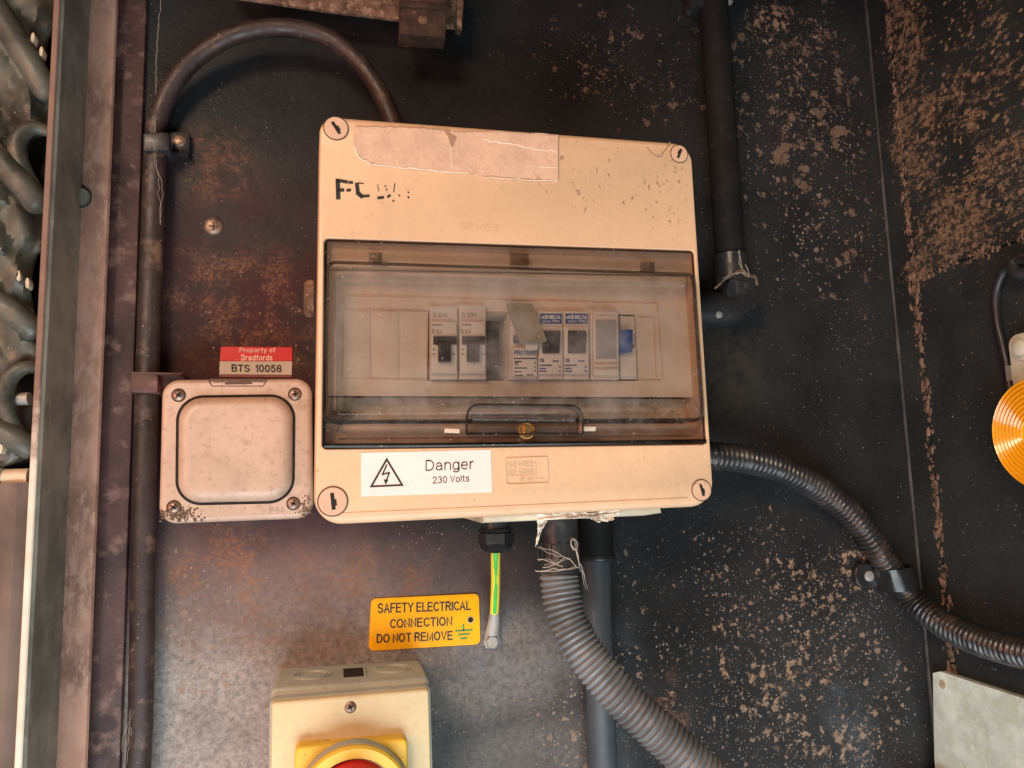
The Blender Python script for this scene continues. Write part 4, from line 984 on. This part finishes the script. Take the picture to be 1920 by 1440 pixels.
obj('saddle', V, Fs, plain('glossy_black', (.015, .015, .016), .16), cl)
obj('foot', *prism(fillet([XZ(p, .006) for p in ((1603, 1056), (1650, 1056), (1652, 1102), (1606, 1104))], [.009, .001, .001, .009], 6), 0, .006, .0015, 3), M_black, cl)
obj('screw', *lathe(W(1629, 1080, .006), [(.0048, -.001), (.0046, .0012), (.0028, .002), (.0004, .0022)], 20), M_steel, cl)

# black pipe and elbow, upper right
bp2 = thing('black_pipe', 'straight matt black pipe coming down to the elbow beside the board', 'pipe', W(1368, 500, 0))
obj('pipe', *tube([W(1330, -120, .016), W(1342, 60, .016), W(1357, 300, .016), W(1372, 530, .016)], .0130, 24, .02), M_blackdull, bp2)
el = thing('pipe_elbow', 'black inspection elbow with a torn rim joining the pipe to the board', 'elbow', W(1372, 590, 0))
obj('socket', *tube([W(1369, 480, .016), W(1371, 520, .016), W(1373, 548, .016)], .0152, 24, .004), M_black, el)
obj('body', *tube([W(1375, 535, .016), W(1376, 560, .016), W(1366, 578, .016), W(1340, 582, .016), W(1285, 583, .016), W(1190, 583, .016)], .0165, 24, .002), M_black, el)
obj('cover_screw', *lathe(W(1348, 590, .031), [(.003, -.002), (.003, .0008), (.001, .0016)], 14), M_steel, el)
obj('hub', *lathe(W(1380, 555, .016), [(.0185, -.016), (.0185, .010), (.0165, .014), (.012, .015)], 28), M_black, el)
pc = thing('pipe_clip', 'black saddle clip holding the matt black pipe above the elbow', 'cable clip', W(1340, 4, 0))
obj('saddle', *box_px([(1294, -30), (1392, -30), (1378, 8), (1300, 10)], 0, .020, .004, .002), M_black, pc)
obj('screw', *lathe(W(1366, 2, .020), [(.004, -.001), (.0038, .0012), (.0008, .002)], 16), M_steel, pc)

# ------------------------------------------------------------------ rotary isolator at the bottom
io = thing('rotary_isolator', 'cream and grey isolator box with yellow plate and red rotary switch', 'isolator', W(655, 1430, 0))
# box modelled straight: back top edge on the wall, front top edge at h
H1 = .054
tl = XZ((508, 1291), H1); tr = XZ((805, 1271), H1); zbt = XZ((655, 1700), H1)[1]
bt = fillet([tl, tr, (tr[0] + .002, zbt), (tl[0], zbt)], [.0035, .0035, 0, 0], 5)
obj('base', *prism(bt, 0, H1, .003, 3), M_greybase, io)
H2 = .064
tl2 = XZ((508, 1316), H2); tr2 = XZ((805, 1291), H2)
bl2 = fillet([tl2, tr2, (tr2[0] + .002, zbt), (tl2[0], zbt)], [.003, .003, 0, 0], 5)
obj('lid_collar', *prism(inset(bl2, -.0012), H1 - .004, H2 - .003, .0015, 2), M_greybase, io)
obj('lid', *prism(bl2, H1 - .001, H2, .0022, 3), M_iso, io, ang=30)
# knock-outs and slot in the top face
ztop = (tl[1] + tr[1]) / 2
def on_top(px, py):
    d = ray(px, py); # intersect the (slightly tilted) top plane through tl,tr and the wall
    n = Vector((tl[1] - tr[1], 0, tr[0] - tl[0])).normalized(); p0 = Vector((tl[0], 0, tl[1]))
    t = (p0 - CAM).dot(n) / d.dot(n); return CAM + d * t, n
for x, y in ((586, 1266), (738, 1254)):
    p, n = on_top(x, y)
    for r in (.0132, .0100):
        e1 = Vector((1, 0, 0)); e1 = (e1 - n * e1.dot(n)).normalized(); e2 = n.cross(e1)
        obj('knockout_ring', *rings([[p + (e1 * math.cos(t) + e2 * math.sin(t)) * q + n * hh_ for t in [2 * math.pi * i / 32 for i in range(32)]] for q, hh_ in ((r, -.0003), (r * .985, .0006), (r * .95, .0006), (r * .93, -.0003))], False, False), M_greybase, io)
p, n = on_top(663, 1261)
e1 = Vector((1, 0, 0)); e1 = (e1 - n * e1.dot(n)).normalized(); e2 = n.cross(e1)
obj('slot', *box3(p - n * .0002, e1 * .0072, e2 * .0125, n * .0005), M_slot, io, smooth=False)
obj('slot_rim', *box3(p + e1 * .0078, e1 * .0007, e2 * .0128, n * .0012), M_greybase, io, smooth=False)
c = W(657, 1326, H2)
o = obj('lid_screw', *lathe(c, [(.0040, -.001), (.0039, .0003), (.0030, .0009), (.0004, .0011)], 20), M_screw, io)
for k in (.5, .5 + math.pi / 2):
    d_ = Vector((math.cos(k), 0, math.sin(k))); e_ = Vector((-d_.z, 0, d_.x))
    obj('cross_slot', *box3(c + Vector((0, -.001, 0)), d_ * .0020, (0, .0003, 0), e_ * .0005), M_slot, o, smooth=False)
yp = [XZ(p, H2 + .010) for p in ((553, 1400), (764, 1384))]
ypz = zbt + .02
obj('yellow_plate', *prism(fillet([yp[0], yp[1], (yp[1][0] + .001, ypz), (yp[0][0], ypz)], [.004, .004, 0, 0], 5), H2 - .001, H2 + .010, .002, 3), M_yellow, io)
kc = W(662, 1500, H2 + .012)
obj('dial_ring', *lathe(kc, [(.0360, -.004), (.0360, .008), (.0345, .0095), (.0285, .0095), (.0275, .004)], 48), M_yellow, io)
obj('dial_skirt', *lathe(kc, [(.0366, -.004), (.0372, .001), (.0366, .005)], 48), M_greybase, io)
obj('red_knob', *lathe(kc, [(.0265, -.002), (.0262, .012), (.0240, .015), (.001, .0155)], 40), M_red, io)
obj('red_handle', *box3(kc + Vector((0, -.022, -.003)), (.0065, 0, 0), (0, .009, 0), (0, 0, .023)), M_red, io)

# ------------------------------------------------------------------ right: amber lamp, cable, galvanised sheet
al = thing('amber_lamp', 'round amber reflector lamp on a cream bracket, cut by the picture edge', 'lamp', WX(1930, 890, XS))
al['label'] = 'round amber ribbed lamp on a cream bracket on the side wall'
ctr = WX(1966, 812, XS - .012)
ax = Vector((-1, 0, 0))
R = abs(WX(1966, 694, XS - .012).z - WX(1966, 914, XS - .012).z) / 2
prof = [(R, -.012), (R, .004)]
nr = 9
for k in range(nr):
    r0 = R * (1 - .06 - k * .085); prof += [(r0 + R * .055, .006 + k * .0006), (r0 + R * .03, .0072 + k * .0006), (r0, .0058 + k * .0006)]
prof += [(R * .1, .0115), (.0005, .0116)]
obj('lens', *lathe(ctr, prof, 64, ax), M_amber, al, ang=60)
bt_ = WX(1916, 655, XS - .004)
bro = obj('bracket', *prism([(0, 0)] * 0 or [(x_, z_) for x_, z_ in fillet([(-.016, .012), (.03, .012), (.03, -.11), (-.016, -.11)], .009, 6)], 0, .004, .001, 2), M_creamplate, al)
o = bro
o.data.transform(Matrix.Translation(OFF[al]))           # back to plain coordinates, then stand it on the side wall
o.data.transform(Matrix(((0, 1, 0, bt_.x), (-1, 0, 0, bt_.y - .008), (0, 0, 1, bt_.z), (0, 0, 0, 1))))
o.data.transform(Matrix.Translation(-OFF[al]))
obj('bolt', *lathe(WX(1918, 652, XS - .008), [(.010, -.002), (.0098, .001), (.0065, .0015), (.0062, .004), (.005, .0048), (.0004, .005)], 28, ax), M_creamplate, al)
obj('edge_clip', *box3(WX(1896, 700, XS - .006), (.003, 0, 0), (0, .002, 0), (0, 0, .006)), M_steel, al, smooth=False)
lc = thing('lamp_cable', 'thin black cable curling down to the amber lamp', 'cable', WX(1890, 700, XS))
obj('cable', *tube([WX(1960, 500, XS - .012), WX(1915, 488, XS - .012), WX(1886, 502, XS - .010), WX(1868, 545, XS - .008), WX(1869, 600, XS - .007), WX(1880, 650, XS - .006), WX(1890, 700, XS - .006), WX(1894, 740, XS - .006)], .0030, 14, .002), M_black, lc)
obj('knot', *tube([WX(1925, 478, XS - .008), WX(1900, 492, XS - .011), WX(1908, 512, XS - .012), WX(1930, 510, XS - .010)], .0048, 14, .002), M_black, lc)
gp = thing('galvanised_sheet', 'pale mottled galvanised sheet with one rounded corner on the side wall', 'metal sheet', WX(1800, 1440, XS))
Xg = XS - .006
cs = [WX(1749, 1262, Xg), WX(1762, 1259, Xg), WX(2050, 1352, Xg), WX(2050, 1700, Xg), WX(1768, 1660, Xg), WX(1752, 1420, Xg)]
obj('sheet', *rings([[c_ for c_ in cs], [c_ + Vector((.006, 0, 0)) for c_ in cs]]), M_galv, gp, smooth=False)
obj('corner_hole', *lathe(WX(1768, 1284, Xg), [(.0035, -.001), (.0034, .0006), (.001, .0007)], 16, ax), M_stub, gp)
rs = thing('red_fitting', 'red rounded fitting peeping up in front of the galvanised sheet', 'fitting', WX(1790, 1500, Xg))
obj('body', *lathe(WX(1786, 1520, Xg), [(.030, 0), (.030, .006), (.026, .010), (.004, .011)], 40, ax), M_red, rs)

# ------------------------------------------------------------------ cobwebs
def web(label, strands, r=.00022):
    m = MB()
    for P in strands:
        for k in range(2):
            Q = [W(*p) + Vector((random.gauss(0, .0011), random.gauss(0, .0008), random.gauss(0, .0011))) * (k > 0) for p in P]
            Q = [q for i, q in enumerate(Q)]
            pts = catmull(Q, .004); pts = [p + Vector((random.gauss(0, .00035), 0, random.gauss(0, .00035))) for p in pts]
            if len(pts) > 2: m.add(tube(pts, r * random.uniform(.35, .9), 5, .0015))
    o = m.obj('cobweb', M_web, base=W(*strands[0][0])); tag(o, label, 'cobweb', 'dusty cobwebs'); o['kind'] = 'stuff'; return o
web('tangle of dusty cobweb round the ribbed coupling', [
    [(1006, 1070, .078), (1030, 1068, .079), (1060, 1068, .079), (1088, 1062, .075)], [(1008, 1050, .078), (1030, 1052, .080), (1060, 1066, .080)],
    [(1010, 1025, .077), (1040, 1036, .080), (1066, 1048, .079), (1087, 1068, .074)], [(1076, 1032, .077), (1070, 1016, .078), (1080, 1012, .076), (1082, 1040, .076), (1090, 1070, .07), (1098, 1110, .05)],
    [(1020, 1060, .079), (1045, 1055, .080), (1070, 1044, .079)]], .00034)
web('short dusty cobweb hanging on the torn rim of the elbow', [
    [(1356, 524, .034), (1372, 514, .034), (1392, 512, .034), (1408, 524, .033)], [(1398, 496, .032), (1404, 510, .033), (1402, 522, .033)], [(1384, 470, .031), (1392, 500, .032), (1400, 512, .032)]], .0003)
rim = [(1378, 514, .030), (1390, 506, .031), (1398, 514, .031), (1408, 518, .030), (1416, 521, .029), (1417, 536, .029), (1412, 548, .028), (1415, 562, .028), (1408, 578, .026), (1398, 588, .024)]
obj('torn_rim', *tube([W(*p) for p in rim], lambda t: .0011 + .0011 * abs(math.sin(t * 23)) + .0006 * math.sin(t * 51), 7, .0012), M_mud, el, ang=20)
obj('torn_lip', *tube([W(1340, 541, .030), W(1352, 530, .032), W(1362, 520, .033), W(1376, 514, .033)], lambda t: .0006 + .0006 * abs(math.sin(t * 17)), 7, .0012), M_mud, el, ang=20)
web('single cobweb thread lying along the black cable', [[(302, 0, .01), (294, 100, .01), (290, 230, .02), (292, 300, .024), (298, 350, .024), (302, 430, .023)], [(232, 1440, .02), (238, 1400, .025), (244, 1360, .022), (246, 1385, .024)], [(246, 1330, .02), (240, 1380, .022), (228, 1420, .02)]], .00013)
